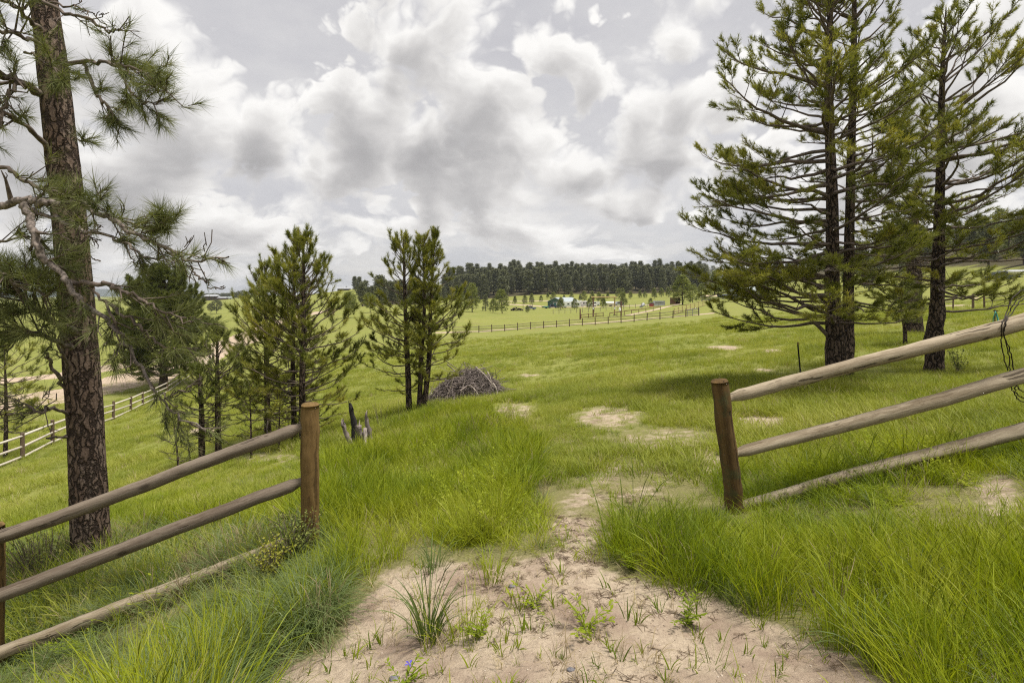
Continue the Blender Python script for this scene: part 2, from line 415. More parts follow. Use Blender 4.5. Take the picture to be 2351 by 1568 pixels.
def duff(X, Y):
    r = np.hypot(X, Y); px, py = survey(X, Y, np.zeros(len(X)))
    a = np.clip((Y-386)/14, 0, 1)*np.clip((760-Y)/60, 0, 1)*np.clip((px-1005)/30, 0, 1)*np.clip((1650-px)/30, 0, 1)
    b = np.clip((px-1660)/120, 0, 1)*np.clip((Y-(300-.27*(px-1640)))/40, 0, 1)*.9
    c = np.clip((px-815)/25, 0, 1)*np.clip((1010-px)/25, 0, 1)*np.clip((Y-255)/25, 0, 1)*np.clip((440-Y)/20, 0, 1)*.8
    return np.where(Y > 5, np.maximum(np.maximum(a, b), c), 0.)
def ground_mat():
    m, nt = mat('meadow_and_sand'); g = N(nt)
    pos = g.n('ShaderNodeNewGeometry').outputs['Position']
    flat = g.mapping(pos, (1, 1, 0))
    sand = g.n('ShaderNodeAttribute', attribute_name='sand').outputs['Fac']
    e = g.noise(flat, 2.6, 7, .68)
    e2 = g.noise(flat, .45, 5, .6)
    edge = g.math('ADD', sand, g.math('MULTIPLY', g.math('SUBTRACT', g.math('ADD', g.math('ADD', g.math('MULTIPLY', e, .5), g.math('MULTIPLY', e2, .2)), g.math('MULTIPLY', g.noise(flat, 9., 7, .75), .3)), .5), 2.2))
    sm = g.mapr(edge, .40, .66)
    # sand: grains, litter, darker brown patches
    fine = g.noise(flat, 260., 3, .8)
    mid = g.noise(flat, 26., 6, .7)
    big = g.noise(flat, 2.2, 5, .6)
    sc = g.mix(g.mapr(mid, .3, .7), (.395, .318, .235), (.53, .435, .325))
    sc = g.mix(g.mapr(big, .42, .66), sc, (.30, .222, .17)); sc = g.mix(g.mapr(g.noise(flat, 70., 5, .75), .52, .70, 0., .7), sc, (.20, .145, .11))
    sc = g.mix(g.mapr(fine, .50, .72, 0., .6), sc, (.16, .115, .085))
    lit = g.n('ShaderNodeTexVoronoi', feature='F1', i_Scale=55., i_Randomness=1.)
    g.set(lit.inputs['Vector'], g.vmath('ADD', g.mapping(flat, (1, 2.6, 1)), g.vmath('SCALE', g.noise(flat, 12., 3, out='Color'), .35)))
    lm = g.math('MULTIPLY', g.mapr(lit.outputs['Distance'], .14, .30, 1., 0.), g.mapr(g.noise(flat, 3.2, 5, .7), .36, .62, .12, 1.))
    sc = g.mix(g.math('MULTIPLY', lm, .75), sc, (.085, .058, .042))
    # turf: green streaks over thatch
    g1 = g.noise(flat, .055, 6, .6)
    g2 = g.noise(flat, .6, 9, .75)
    g3 = g.noise(flat, 5.5, 8, .78)
    tc = g.ramp(g.math('ADD', g.math('MULTIPLY', g1, .45), g.math('MULTIPLY', g2, .55)),
                [(.30, (.148, .165, .040)), (.46, (.195, .21, .052)), (.58, (.23, .235, .062)), (.74, (.285, .258, .095))])
    tc = g.mix(g.mapr(g3, .42, .70, .0, .5), tc, (.105, .135, .024))
    tc = g.mix(g.mapr(g.noise(flat, 1.7, 8, .75), .60, .74, 0., .55), tc, (.33, .285, .15))
    tc = g.mix(g.mapr(g.noise(flat, .16, 7, .7), .50, .68, 0., .55), tc, (.215, .185, .075)); tc = g.mix(g.mapr(g.noise(flat, .33, 6, .7), .56, .72, 0., .5), tc, (.10, .135, .03))
    # under the tall near grass lies thatch and soil
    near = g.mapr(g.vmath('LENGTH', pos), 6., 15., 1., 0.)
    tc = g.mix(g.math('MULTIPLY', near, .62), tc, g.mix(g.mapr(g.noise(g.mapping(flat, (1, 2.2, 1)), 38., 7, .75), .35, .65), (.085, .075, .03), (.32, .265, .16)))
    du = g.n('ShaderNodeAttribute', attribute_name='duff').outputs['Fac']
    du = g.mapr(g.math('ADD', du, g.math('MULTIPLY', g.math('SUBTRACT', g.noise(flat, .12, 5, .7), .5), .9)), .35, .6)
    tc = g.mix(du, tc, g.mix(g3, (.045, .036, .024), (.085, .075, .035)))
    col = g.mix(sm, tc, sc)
    h = g.math('ADD', g.math('MULTIPLY', mid, .7), g.math('MULTIPLY', fine, .25))
    h = g.math('ADD', h, g.math('MULTIPLY', g.noise(flat, 7., 5, .6), 1.6))
    g.out(g.pbr(col, .95, g.bump(h, .75, .035), .1))
    return m
M_GROUND = ground_mat()
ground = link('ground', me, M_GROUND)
da_ = me.attributes.new('duff', 'FLOAT', 'POINT'); da_.data.foreach_set('value', np.concatenate([duff(GX, GY), [0.]]).astype(np.float32))
tag(ground, kind='structure')

M_ROAD = None
def road_mat():
    m, nt = mat('pink_gravel'); g = N(nt)
    pos = g.n('ShaderNodeNewGeometry').outputs['Position']
    a = g.noise(pos, 1.3, 7, .7); b = g.noise(g.mapping(pos, (.25, 2., 1)), .9, 5, .6)
    c = g.mix(g.mapr(a, .3, .7), (.34, .262, .19), (.46, .365, .28))
    c = g.mix(g.mapr(b, .5, .72, 0., .5), c, (.26, .20, .15))
    g.out(g.pbr(c, .95, g.bump(a, .5, .05), .1))
    return m
M_ROAD = road_mat()
def ribbon(name, pts, w, lift=.07, n=160, across=7):
    P = np.array([(x, y) for x, y in pts], float)
    t = np.linspace(0, len(P)-1, n)
    i = np.clip(t.astype(int), 0, len(P)-2); f = (t-i)[:, None]
    p0 = P[np.clip(i-1, 0, None)]; p1 = P[i]; p2 = P[i+1]; p3 = P[np.clip(i+2, None, len(P)-1)]
    C = .5*((2*p1)+(-p0+p2)*f+(2*p0-5*p1+4*p2-p3)*f**2+(-p0+3*p1-3*p2+p3)*f**3)
    T = norm(np.gradient(C, axis=0)); Nn = np.stack([-T[:, 1], T[:, 0]], 1)
    ww = w*(1+.10*np.sin(t*3.1)+.06*np.sin(t*9.7+1))
    s = np.linspace(-.5, .5, across)
    XY = C[:, None]+Nn[:, None]*(s[None, :, None]*ww[:, None, None])
    Z = height(XY[..., 0].ravel(), XY[..., 1].ravel()).reshape(n, across)
    Z += lift - (np.abs(s) > .49)[None]*(lift+.06)
    idx = np.arange(n*across).reshape(n, across)
    F = np.stack([idx[:-1, :-1], idx[:-1, 1:], idx[1:, 1:], idx[1:, :-1]], -1).reshape(-1, 4)
    Vv = np.concatenate([XY, Z[..., None]], -1).reshape(-1, 3)
    me = new_mesh(name, Vv, [F], True)
    if me.polygons[len(me.polygons)//2].normal.z < 0: me.flip_normals()
    return tag(link(name, me, M_ROAD), kind='structure')
def xy(px, d): return ((px-CX)/FPX*d, d)
ribbon('dirt_road', [xy(-420,37), xy(-150,43), xy(0,48), xy(130,52), xy(290,60), xy(410,74), xy(500,97), xy(560,121), xy(640,155), xy(740,220)], 10.5)
ribbon('dirt_lane', [xy(-200,55), xy(0,62), xy(130,66), xy(270,77), xy(400,90), xy(492,104)], 6.5)
ribbon('farm_track', [xy(1000,96.5), xy(1080,97.5), xy(1250,96), xy(1433,94), xy(1560,90), xy(1640,88)], 2.6)
ribbon('barn_drive', [xy(1160,330), xy(1220,300), xy(1262,275), xy(1300,262), xy(1420,255), xy(1500,250)], 7.)
ribbon('upper_track', [xy(1130,365), xy(1200,352), xy(1270,345)], 6.)
ribbon('corral_track', [xy(1440,112), xy(1500,125), xy(1560,150)], 2.2)

# ------------------------------------------------------------------ pines
def needles(cl, segs, K, L, w, spread=(20, 65), rng=RNG, tint=None, droop=0.):
    """segs: list of (p0,p1); K needles each, thin triangles"""
    if not len(segs): return
    A = np.array([s[0] for s in segs], float); B = np.array([s[1] for s in segs], float)
    Tn = len(A); ax = norm(B-A)
    u = rng.random((Tn, K, 1)); base = A[:, None]+(B-A)[:, None]*u
    rv = norm(rng.normal(size=(Tn, K, 3)))
    perp = norm(rv-(rv*ax[:, None]).sum(-1, keepdims=True)*ax[:, None])
    ph = np.radians(rng.uniform(spread[0], spread[1], (Tn, K, 1)))*(1.15-.45*u)
    d = ax[:, None]*np.cos(ph)+perp*np.sin(ph); d[..., 2] -= droop*rng.random((Tn, K)); d = norm(d)
    ln = L*rng.uniform(.7, 1.15, (Tn, K, 1))
    side = norm(np.cross(d, norm(rng.normal(size=(Tn, K, 3)))))*w*.5
    v0 = base-side; v1 = base+side; v2 = base+d*ln
    Vv = np.stack([v0, v1, v2], 2).reshape(-1, 3)
    F = np.arange(Tn*K*3).reshape(-1, 3)
    t = rng.random((Tn, 1, 1)) if tint is None else np.asarray(tint).reshape(Tn, 1, 1)
    t = np.clip(t*.75+rng.random((Tn, K, 1))*.3-.05, 0, 1)
    cl.add(Vv, F, np.broadcast_to(t, (Tn, K, 3)).reshape(-1).copy())

def smooth_path(pts, n):
    P = np.array([tuple(p) for p in pts], float)
    if len(P) == 2:
        t = np.linspace(0, 1, n)[:, None]; return P[0]*(1-t)+P[1]*t
    t = np.linspace(0, len(P)-1, n); i = np.clip(t.astype(int), 0, len(P)-2); f = (t-i)[:, None]
    p0 = P[np.clip(i-1, 0, None)]; p1 = P[i]; p2 = P[i+1]; p3 = P[np.clip(i+2, None, len(P)-1)]
    return .5*((2*p1)+(-p0+p2)*f+(2*p0-5*p1+4*p2-p3)*f**2+(-p0+3*p1-3*p2+p3)*f**3)

class Pine:
    def __init__(s, seed): s.rng = np.random.default_rng(seed); s.trunks = Cloud(); s.mains = []; s.twigs = []; s.brush = []; s.tints = []; s.fine = []
    def trunk(s, pts, radii, n=28, sides=14, rough=.05, flare=1.35):
        P = smooth_path(pts, n); R = np.interp(np.linspace(0, 1, n), np.linspace(0, 1, len(radii)), radii)
        hgt = np.linspace(0, 1, n); R = R*(1+(flare-1)*np.exp(-hgt*16))
        Vv, F = tubes(P[None], R[None], sides)
        Vv = Vv.reshape(n, sides, 3); C = P[:, None]
        k = 1+rough*s.rng.normal(size=(n, sides, 1)); Vv = C+(Vv-C)*k
        s.trunks.add(Vv.reshape(-1, 3), F)
        s.P, s.R = P, R
        return P
    def branch(s, base, az, L, el0, el1, r0, foliage=1., sub=.26, twig=.5, start=.28, blen=.2, droop=0., flat=.25, live=1.0, dens=1.):
        rng = s.rng
        n = 9; st = L/(n-1); p = np.array(base, float); pts = [p]; a = az; dirs = []
        for i in range(n-1):
            f = i/(n-2); el = el0+(el1-el0)*f**1.5+rng.normal(0, .13); a += rng.normal(0, .17)
            d = np.array([math.cos(a)*math.cos(el), math.sin(a)*math.cos(el), math.sin(el)-droop*f*(1-f)])
            d /= np.linalg.norm(d); p = p+d*st; pts.append(p); dirs.append(d)
        pts = np.array(pts); R = np.linspace(r0, .005, n)
        s.mains.append((pts, R))
        m = max(2, int(L*(1-start)/sub*dens))
        side = rng.choice([-1, 1])
        bt = rng.random()*.7
        for j in range(m):
            q = start+(1-start)*(j+rng.random()*.8)/m
            q = min(q, .985); x = q*(n-1); i = min(int(x), n-2); b = pts[i]+(pts[i+1]-pts[i])*(x-i); d = dirs[i]
            side = -side
            ang = side*rng.uniform(.55, 1.15)
            h = np.array([d[0]*math.cos(ang)-d[1]*math.sin(ang), d[0]*math.sin(ang)+d[1]*math.cos(ang), d[2]*.6+rng.normal(flat, .22)])
            h /= np.linalg.norm(h)
            l2 = L*(.12+twig*.62*(1-q)**.8)*rng.uniform(.6, 1.2)
            l2 = max(.14, min(l2, 1.3))
            up = np.array([0, 0, rng.uniform(.05, .45)])
            w1 = b+h*l2*.35; w2 = b+h*l2*.7+up*l2*.12; w3 = b+norm(h+up*.6)*l2
            s.twigs.append((np.array([b, w1, w2, w3]), np.linspace(max(.005, r0*.30*(1-q*.5)), .0035, 4)))
            if rng.random() > live*(.9 if q > .5 else .72): continue
            tl = np.clip(bt+rng.normal(.12, .16), 0, 1)
            e = norm(w3-w2); bl = min(blen, l2*.8)
            s.brush.append((w3-e*bl, w3+e*blen*.15)); s.tints.append(tl)
            k = int(max(0, rng.poisson(l2/.20*foliage)))
            for _ in range(k):
                f = rng.uniform(.25, .95); c = (b*(1-f)+w3*f)+up*l2*.08*f
                ta = rng.choice([-1, 1])*rng.uniform(.4, 1.0)
                hd = np.array([h[0]*math.cos(ta)-h[1]*math.sin(ta), h[0]*math.sin(ta)+h[1]*math.cos(ta), h[2]+rng.uniform(-.1, .6)]); hd /= np.linalg.norm(hd)
                l3 = rng.uniform(.10, .30)*(.6+.4*min(1, l2)); t2 = c+hd*l3
                s.fine.append((np.array([c, c+hd*l3*.5, t2]), np.array([.0045, .004, .003])))
                bl = min(blen*.8, l3*.95)
                s.brush.append((t2-hd*bl, t2+hd*.02)); s.tints.append(np.clip(tl+rng.normal(0, .1), 0, 1))
        e = dirs[-1]
        if live > .3:
            s.brush.append((pts[-1]-e*blen, pts[-1]+e*.03)); s.tints.append(min(1, bt+.25))
        return pts, dirs
    def crown(s, P, R, prof, whorl=.42, nb=5, el=(1.0, .15, -.12), up=.35, foliage=1., live_from=None, blen=.2, sub=.26, twig=.5, azr=None, start=.28, rk=1., dens=1.):
        """prof: list of (z, reach to -x, reach to +x); el: elevation at top, middle, bottom"""
        rng = s.rng; prof = np.array(prof, float)
        z = prof[0, 0]; z1 = prof[-1, 0]
        while z < z1-.05:
            f = (z-prof[0, 0])/(z1-prof[0, 0])
            c = np.array([np.interp(z, P[:, 2], P[:, k]) for k in range(3)]); rt = np.interp(z, P[:, 2], R)
            k = nb+int(rng.integers(-1, 2)); a0 = rng.random()*6.28
            for j in range(max(2, k)):
                az = a0+6.283*j/k+rng.normal(0, .3)
                if azr is not None and not azr(az, f): continue
                lx = .5+.5*math.cos(az)
                L = np.interp(z, prof[:, 0], prof[:, 1])*(1-lx)+np.interp(z, prof[:, 0], prof[:, 2])*lx
                L *= rng.uniform(.62, 1.08)
                if L < .1: continue
                e0 = np.interp(f, [0, .45, 1], [el[2], el[1], el[0]])+rng.normal(0, .12)
                b = c+np.array([math.cos(az), math.sin(az), 0])*rt*.6+np.array([0, 0, rng.normal(0, whorl*.22)])
                lv = 1. if live_from is None or z > live_from else .35
                s.branch(b, az, L, e0, e0+up*(1-.5*f), min(rt*.55, (.008+.011*L)*rk), foliage if lv == 1. else foliage*.4, sub, twig, start, blen, live=lv, dens=dens)
            z += whorl*rng.uniform(.75, 1.2)
        top = P[-1]; s.brush.append((top-np.array([0, 0, .22]), top+np.array([0, 0, .06]))); s.tints.append(.8)
    def meshes(s, K, L, w, spread=(22, 62), droop=0.):
        wood = Cloud()
        for grp, sd in ((s.mains, 6), (s.twigs, 4), (s.fine, 3)):
            by = {}
            for p, r in grp: by.setdefault(len(p), []).append((p, r))
            for n, lst in by.items():
                Vv, F = tubes(np.array([p for p, r in lst]), np.array([r for p, r in lst]), sd); wood.add(Vv, F)
        fol = Cloud(); needles(fol, s.brush, K, L, w, spread, s.rng, s.tints, droop)
        return s.trunks.mesh('trunk', True), (wood.mesh('branches', True) if wood.n else None), (fol.mesh('crown') if fol.n else None)
    def build(s, root, bark, limb, needle, K=24, L=.13, w=.008, spread=(22, 62), droop=0.):
        t, b, c = s.meshes(K, L, w, spread, droop)
        inv = Matrix.Translation(-root.location)
        for nm, me_, m_ in (('trunk', t, bark), ('branches', b, limb), ('crown', c, needle)):
            if me_ is None: continue
            me_.transform(inv); link(nm, me_, m_, root)

def pine_at(name, seed, base, label, group, stems, prof, K=24, L=.13, w=.009, bark=None, needle=None, **kw):
    root = empty(name, base, 0, label, 'tree', group)
    pn = Pine(seed)
    for st in stems:
        P = pn.trunk(st['pts'], st['r'], flare=st.get('flare', 1.35), rough=st.get('rough', .06))
        pr = st.get('prof', prof)
        if pr: pn.crown(P, pn.R, pr, **{**kw, **st.get('kw', {})})
    pn.build(root, bark or M_BARK, M_LIMB, needle or M_NEEDLE, K, L, w)
    return root

def stem_pts(*cols):  # (col,row,depth) -> points
    return [pt(*c) for c in cols]

def zz(row, d): return (HZ-row)/FPX*d

# --- twin-trunked pine on the right
GR = 'tall pines on the rise at right'
D = 12.
fork = pt(1930, 800, D)
rt = empty('pine_tree', at(1926, D), 0, 'tall twin trunk pine forked near its base behind the right fence', 'tree', GR)
pn = Pine(3)
b0 = at(1926, D, -.15)
P = pn.trunk([b0, pt(1922, 810, D), pt(1912, 690, D), pt(1910, 450, D), pt(1902, 200, D), pt(1908, -20, D), pt(1912, -190, D)], [.27, .24, .155, .12, .085, .05, .015], rough=.05, flare=1.2)
def left_az(az, f): return math.cos(az) < .45 or f > .7
pn.crown(P, pn.R, [(zz(735, D), 3.15, 1.6), (zz(640, D), 3.2, 1.9), (zz(480, D), 3.45, 2.0), (zz(330, D), 3.15, 1.8), (zz(210, D), 2.7, 1.5), (zz(100, D), 1.9, 1.3), (zz(0, D), 1.5, 1.2), (zz(-185, D), .15, .15)],
         whorl=.38, nb=7, el=(.95, .12, -.14), up=.42, foliage=2.7, start=.38, blen=.25, sub=.18, twig=.55, azr=left_az, rk=1.25)
P = pn.trunk([b0+Vector((.10, 0, .1)), pt(1942, 810, D), pt(1947, 740, D+.05), pt(1948, 650, D+.1), pt(1952, 450, D+.1), pt(1960, 150, D+.1), pt(1962, -60, D+.1), pt(1965, -160, D+.1)], [.20, .17, .125, .115, .10, .07, .035, .012], rough=.05, flare=1.1)
def right_az(az, f): return math.cos(az) > -.4 or f > .75
pn.crown(P, pn.R, [(zz(690, D), 1.2, 1.5), (zz(560, D), 1.3, 1.7), (zz(400, D), 1.4, 1.8), (zz(250, D), 1.3, 1.7), (zz(120, D), 1.1, 1.5), (zz(0, D), 1., 1.25), (zz(-155, D), .12, .12)],
         whorl=.38, nb=6, el=(1., .18, -.1), up=.4, foliage=2.6, start=.38, blen=.25, sub=.19, twig=.55, azr=right_az, rk=1.2)
# heavy low limbs reaching left
for (px, py, az, L, e0, e1) in ((1905, 775, 3.2, 3.1, .62, -.25), (1905, 720, 3.0, 3.0, .40, -.05), (1903, 660, 3.3, 3.1, .25, .05), (1908, 640, 2.7, 2.9, .3, .1)):
    pn.branch(pt(px, py, D), az, L, e0, e1, .05, 1.9, .14, .5, .36, .25)
pn.build(rt, M_BARK, M_LIMB, M_NEEDLE, 36, .115, .0105, (22, 60))

# --- straight pine further right
D = 13.
b0 = at(2145, D, -.15)
pine_at('pine_tree', 5, at(2145, D), 'tall straight single trunk pine furthest right behind the fence', GR,
        [dict(pts=[b0, pt(2146, 760, D), pt(2152, 690, D), pt(2158, 450, D), pt(2163, 200, D), pt(2172, 20, D)], r=[.21, .19, .15, .105, .06, .012], flare=1.3, rough=.09)],
        [(zz(690, D), 1.7, 2.6), (zz(560, D), 2.1, 3.0), (zz(430, D), 2.1, 3.0), (zz(300, D), 1.7, 2.8), (zz(180, D), 1.25, 2.3), (zz(90, D), .8, 1.3), (zz(25, D), .15, .15)],
        K=36, L=.115, w=.0105, whorl=.42, nb=6, el=(.98, .16, -.12), up=.42, foliage=2.4, start=.40, blen=.25, sub=.20, twig=.55, rk=1.15)

# --- trees behind them
D = 22.
pine_at('pine_tree', 8, at(2097, D), 'thick trunked pine standing beyond the straight pine, its base in shade', GR,
        [dict(pts=[at(2098, D, -.1), pt(2097, 690, D), pt(2100, 560, D), pt(2100, 430, D)], r=[.34, .30, .24, .03])],
        [(zz(655, D), 2.3, 2.6), (zz(560, D), 2.4, 2.6), (zz(435, D), .3, .3)], K=26, L=.2, w=.018, whorl=.5, nb=6, el=(.9, .2, -.1), foliage=1.3, blen=.26, sub=.34)
D = 18.
pine_at('pine_sapling', 9, at(2078, D), 'bushy little pine with a splayed stem between the two big right trunks', 'young pines',
        [dict(pts=[at(2078, D, -.1), pt(2077, 752, D), pt(2070, 715, D), pt(2066, 672, D)], r=[.07, .06, .04, .01]),
         dict(pts=[pt(2077, 755, D), pt(2088, 720, D), pt(2096, 680, D)], r=[.04, .03, .01], flare=1.)],
        [(zz(735, D), .5, .5), (zz(712, D), .95, .75), (zz(675, D), .3, .3)], K=20, L=.13, w=.013, whorl=.16, nb=6, el=(.9, .35, .1), foliage=1.3, blen=.18, sub=.2, needle=M_NEEDLE_S)

# --- centre clump
GC = 'pines of the middle clumps on the slope'
D = 14.
pine_at('pine_tree', 21, at(939, D), 'left single trunk pine of the clump beside the brush pile', GC,
        [dict(pts=[at(940, D, -.15), pt(936, 840, D), pt(930, 700, D), pt(926, 546, D)], r=[.088, .072, .05, .010])],
        [(zz(885, D), .9, .35), (zz(840, D), 1.35, .6), (zz(740, D), 1.35, .7), (zz(640, D), .95, .6), (zz(580, D), .62, .5), (zz(550, D), .1, .1)],
        K=46, L=.12, w=.0105, whorl=.28, nb=6, el=(1.1, .42, -.1), up=.5, foliage=1.75, blen=.24, sub=.2, live_from=zz(855, D), rk=.9)
pine_at('pine_tree', 23, at(968, D), 'forked pine with two slim stems leaning over the brush pile', GC,
        [dict(pts=[at(970, D, -.15), pt(985, 828, D), pt(989, 693, D), pt(998, 545, D)], r=[.088, .066, .044, .010],
              prof=[(zz(870, D), .3, 1.2), (zz(820, D), .4, 1.7), (zz(760, D), .5, 1.4), (zz(680, D), .5, 1.05), (zz(600, D), .4, .55), (zz(550, D), .1, .1)]),
         dict(pts=[at(962, D-.1, -.15), pt(968, 809, D-.1), pt(975, 693, D-.1), pt(971, 548, D-.1)], r=[.075, .06, .04, .012],
              prof=[(zz(800, D), .5, .5), (zz(700, D), .6, .6), (zz(600, D), .42, .42), (zz(552, D), .1, .1)])],
        None, K=46, L=.12, w=.0105, whorl=.28, nb=6, el=(1.1, .42, -.06), up=.5, foliage=1.75, blen=.24, sub=.2, rk=.9)

# --- left clump behind the left gate post
D = 13.
prA = [(zz(975, D), .9, .9), (zz(900, D), 1.5, 1.75), (zz(830, D), 1.7, 1.8), (zz(740, D), 1.6, 1.45), (zz(650, D), 1.0, .95), (zz(590, D), .5, .55), (zz(535, D), .1, .1)]
pine_at('pine_tree', 31, at(694, D), 'tallest pine of the left clump, straight behind the left gate post', GC,
        [dict(pts=[at(694, D, -.15), pt(694, 880, D), pt(697, 700, D), pt(697, 540, D)], r=[.088, .072, .05, .010])], prA,
        K=46, L=.12, w=.0105, whorl=.27, nb=6, el=(1.1, .42, -.12), up=.5, foliage=1.75, blen=.24, sub=.2, live_from=zz(930, D), rk=.9)
D = 13.6
prB = [(zz(960, D), 1.3, .7), (zz(880, D), 1.9, .7), (zz(780, D), 1.7, .7), (zz(680, D), 1.1, .6), (zz(590, D), .45, .35), (zz(548, D), .1, .1)]
pine_at('pine_tree', 33, at(672, D), 'slim pine just left of the tallest one, crowns overlapping', GC,
        [dict(pts=[at(677, D, -.15), pt(672, 850, D), pt(674, 700, D), pt(675, 545, D)], r=[.078, .06, .042, .010])], prB,
        K=46, L=.12, w=.0105, whorl=.28, nb=6, el=(1.1, .42, -.12), up=.5, foliage=1.75, blen=.24, sub=.2, live_from=zz(920, D), rk=.9)
D = 15.
prC = [(zz(970, D), 1.3, 1.1), (zz(880, D), 1.8, 1.2), (zz(790, D), 1.65, 1.0), (zz(690, D), 1.0, .7), (zz(640, D), .5, .4), (zz(602, D), .1, .1)]
pine_at('pine_tree', 35, at(615, D), 'shorter pine behind the left clump, its pointed top apart from the rest', GC,
        [dict(pts=[at(615, D, -.15), pt(612, 850, D), pt(610, 720, D), pt(608, 600, D)], r=[.095, .072, .046, .010])], prC,
        K=40, L=.125, w=.0105, whorl=.32, nb=6, el=(1.1, .5, -.08), up=.45, foliage=1.75, blen=.24, sub=.2, live_from=zz(930, D), rk=.9)
D = 12.6
pine_at('pine_tree', 37, at(500, D), 'low thin pine with bare grey lower limbs left of the clump', GC,
        [dict(pts=[at(502, D, -.15), pt(500, 960, D), pt(499, 850, D), pt(498, 752, D)], r=[.075, .065, .045, .010])],
        [(zz(1000, D), .6, .6), (zz(950, D), 1.0, .9), (zz(880, D), 1.1, .95), (zz(810, D), .7, .6), (zz(757, D), .1, .1)],
        K=40, L=.125, w=.0105, whorl=.24, nb=5, el=(1.1, .4, -.05), up=.4, foliage=1.5, blen=.2, sub=.22, live_from=zz(950, D), needle=M_NEEDLE_S, rk=.9)
D = 12.3
pine_at('pine_tree', 39, at(462, D), 'stubby pine with a short thick trunk beside the thin low pine', GC,
        [dict(pts=[at(463, D, -.15), pt(463, 980, D), pt(460, 900, D), pt(452, 850, D)], r=[.075, .065, .04, .010])],
        [(zz(1010, D), .6, .5), (zz(960, D), .75, .6), (zz(900, D), .65, .6), (zz(855, D), .1, .1)],
        K=40, L=.125, w=.0105, whorl=.2, nb=5, el=(1.0, .35, -.1), up=.4, foliage=1.1, blen=.17, sub=.22, live_from=zz(960, D), needle=M_NEEDLE_S, rk=.8)
GS = 'spindly saplings below the left clump'
for (seed, px, d, top, lean, lab, tuft) in ((41, 410, 11.5, 950, -14, 'spindly sapling with one needle tuft on a crooked stem, leftmost of them', 1),
                                      (43, 577, 12., 880, -4, 'thin upright sapling between the left clump and the gate post', .6),
                                      (45, 437, 12.2, 985, -8, 'short bare dead sapling between tufted sapling and stubby pine', 0),
                                      (47, 640, 12.4, 905, 3, 'thin bare sapling right behind the top left rail end', .15)):
    b = at(px, d); D = d
    row0 = HZ-b.z/d*FPX
    mid = (row0+top)/2
    pr = [(zz(row0-(row0-top)*.25, d), .25, .25), (zz(mid, d), .42, .42), (zz(top+2, d), .12, .12)]
    pine_at('pine_sapling', seed, b, lab, GS, [dict(pts=[b-Vector((0, 0, .1)), pt(px+lean*.2, mid+20, d), pt(px+lean, top, d)], r=[.026, .02, .006])], pr,
            K=max(4, int(26*tuft)), L=.13 if tuft else .02, w=.010, whorl=.17, nb=3, el=(1., .4, .1), up=.4, foliage=.7*tuft, blen=.15, sub=.24, live_from=zz(top+45, d) if tuft else 99, needle=M_NEEDLE_S, rk=.8)

M_NEEDLE_D = leaf_mat('dense_pine_needles', [(0, (.05, .066, .02)), (.5, (.12, .14, .035)), (1, (.21, .22, .06))], .25)
# --- dark bushy pine over the road, and one at the far left
D = 56.
pine_at('pine_tree', 51, at(375, D), 'dense dark pine standing by the dirt road behind the valley fence', 'pines along the dirt road',
        [dict(pts=[at(375, D, -.2), pt(376, 760, D), pt(376, 617, D)], r=[.42, .3, .04])],
        [(zz(862, D), 4.2, 3.6), (zz(790, D), 6.2, 5.6), (zz(720, D), 5.0, 4.6), (zz(660, D), 2.6, 2.4), (zz(625, D), .6, .6)],
        K=30, L=.40, w=.06, whorl=.62, nb=11, el=(1.1, .5, .1), up=.4, foliage=1.5, blen=.6, sub=.5, twig=.5, needle=M_NEEDLE_D)
D = 24.
pine_at('pine_tree', 53, at(12, D), 'small thin pine before the dirt road at the far left', 'pines along the dirt road',
        [dict(pts=[at(12, D, -.2), pt(14, 930, D), pt(10, 800, D)], r=[.09, .07, .015])],
        [(zz(985, D), 1.2, 1.7), (zz(930, D), 1.8, 2.5), (zz(860, D), 1.5, 2.0), (zz(805, D), .3, .3)],
        K=22, L=.19, w=.016, whorl=.4, nb=6, el=(1., .2, -.12), up=.35, foliage=1.0, blen=.26, sub=.3)

# --- the old pine by the left fence: trunk and hand-laid limbs
D = 5.6
root = empty('old_pine_tree', at(208, D), 0, 'big old ponderosa pine with plated reddish bark by the left fence', 'tree', None)
pn = Pine(61)
n, sides = 150, 72
path = smooth_path([at(214, D, -.25), pt(206, 1180, D), pt(192, 900, D), pt(165, 560, D), pt(140, 330, D), pt(118, 130, D), pt(96, -60, D), pt(80, -400, D), pt(70, -900, D)], n)
rad = np.interp(np.linspace(0, 1, n), [0, .06, .14, .3, .45, .6, 1.], [.186, .172, .164, .156, .144, .133, .08])
Vv, F = tubes(path[None], rad[None], sides)
Vv = Vv.reshape(n, sides, 3); C = path[:, None]
nz = np.zeros((n, sides)); aa = np.arange(sides)*2*np.pi/sides
lenv = np.linspace(0, 1, n)*12.
for _ in range(40):
    k = int(pn.rng.integers(3, 22)); fz = pn.rng.uniform(.6, 5.); ph = pn.rng.uniform(0, 6.28)
    nz += np.sin(aa[None]*k+lenv[:, None]*fz*pn.rng.choice([-1, 1])+ph+np.sin(lenv[:, None]*2.3+ph)*1.3)
nz /= nz.std()
Vv = C+(Vv-C)*(1+.020*nz+.008*pn.rng.normal(size=(n, sides)))[..., None]
pn.trunks.add(Vv.reshape(-1, 3), F)
limbs = Cloud(); grey = Cloud()
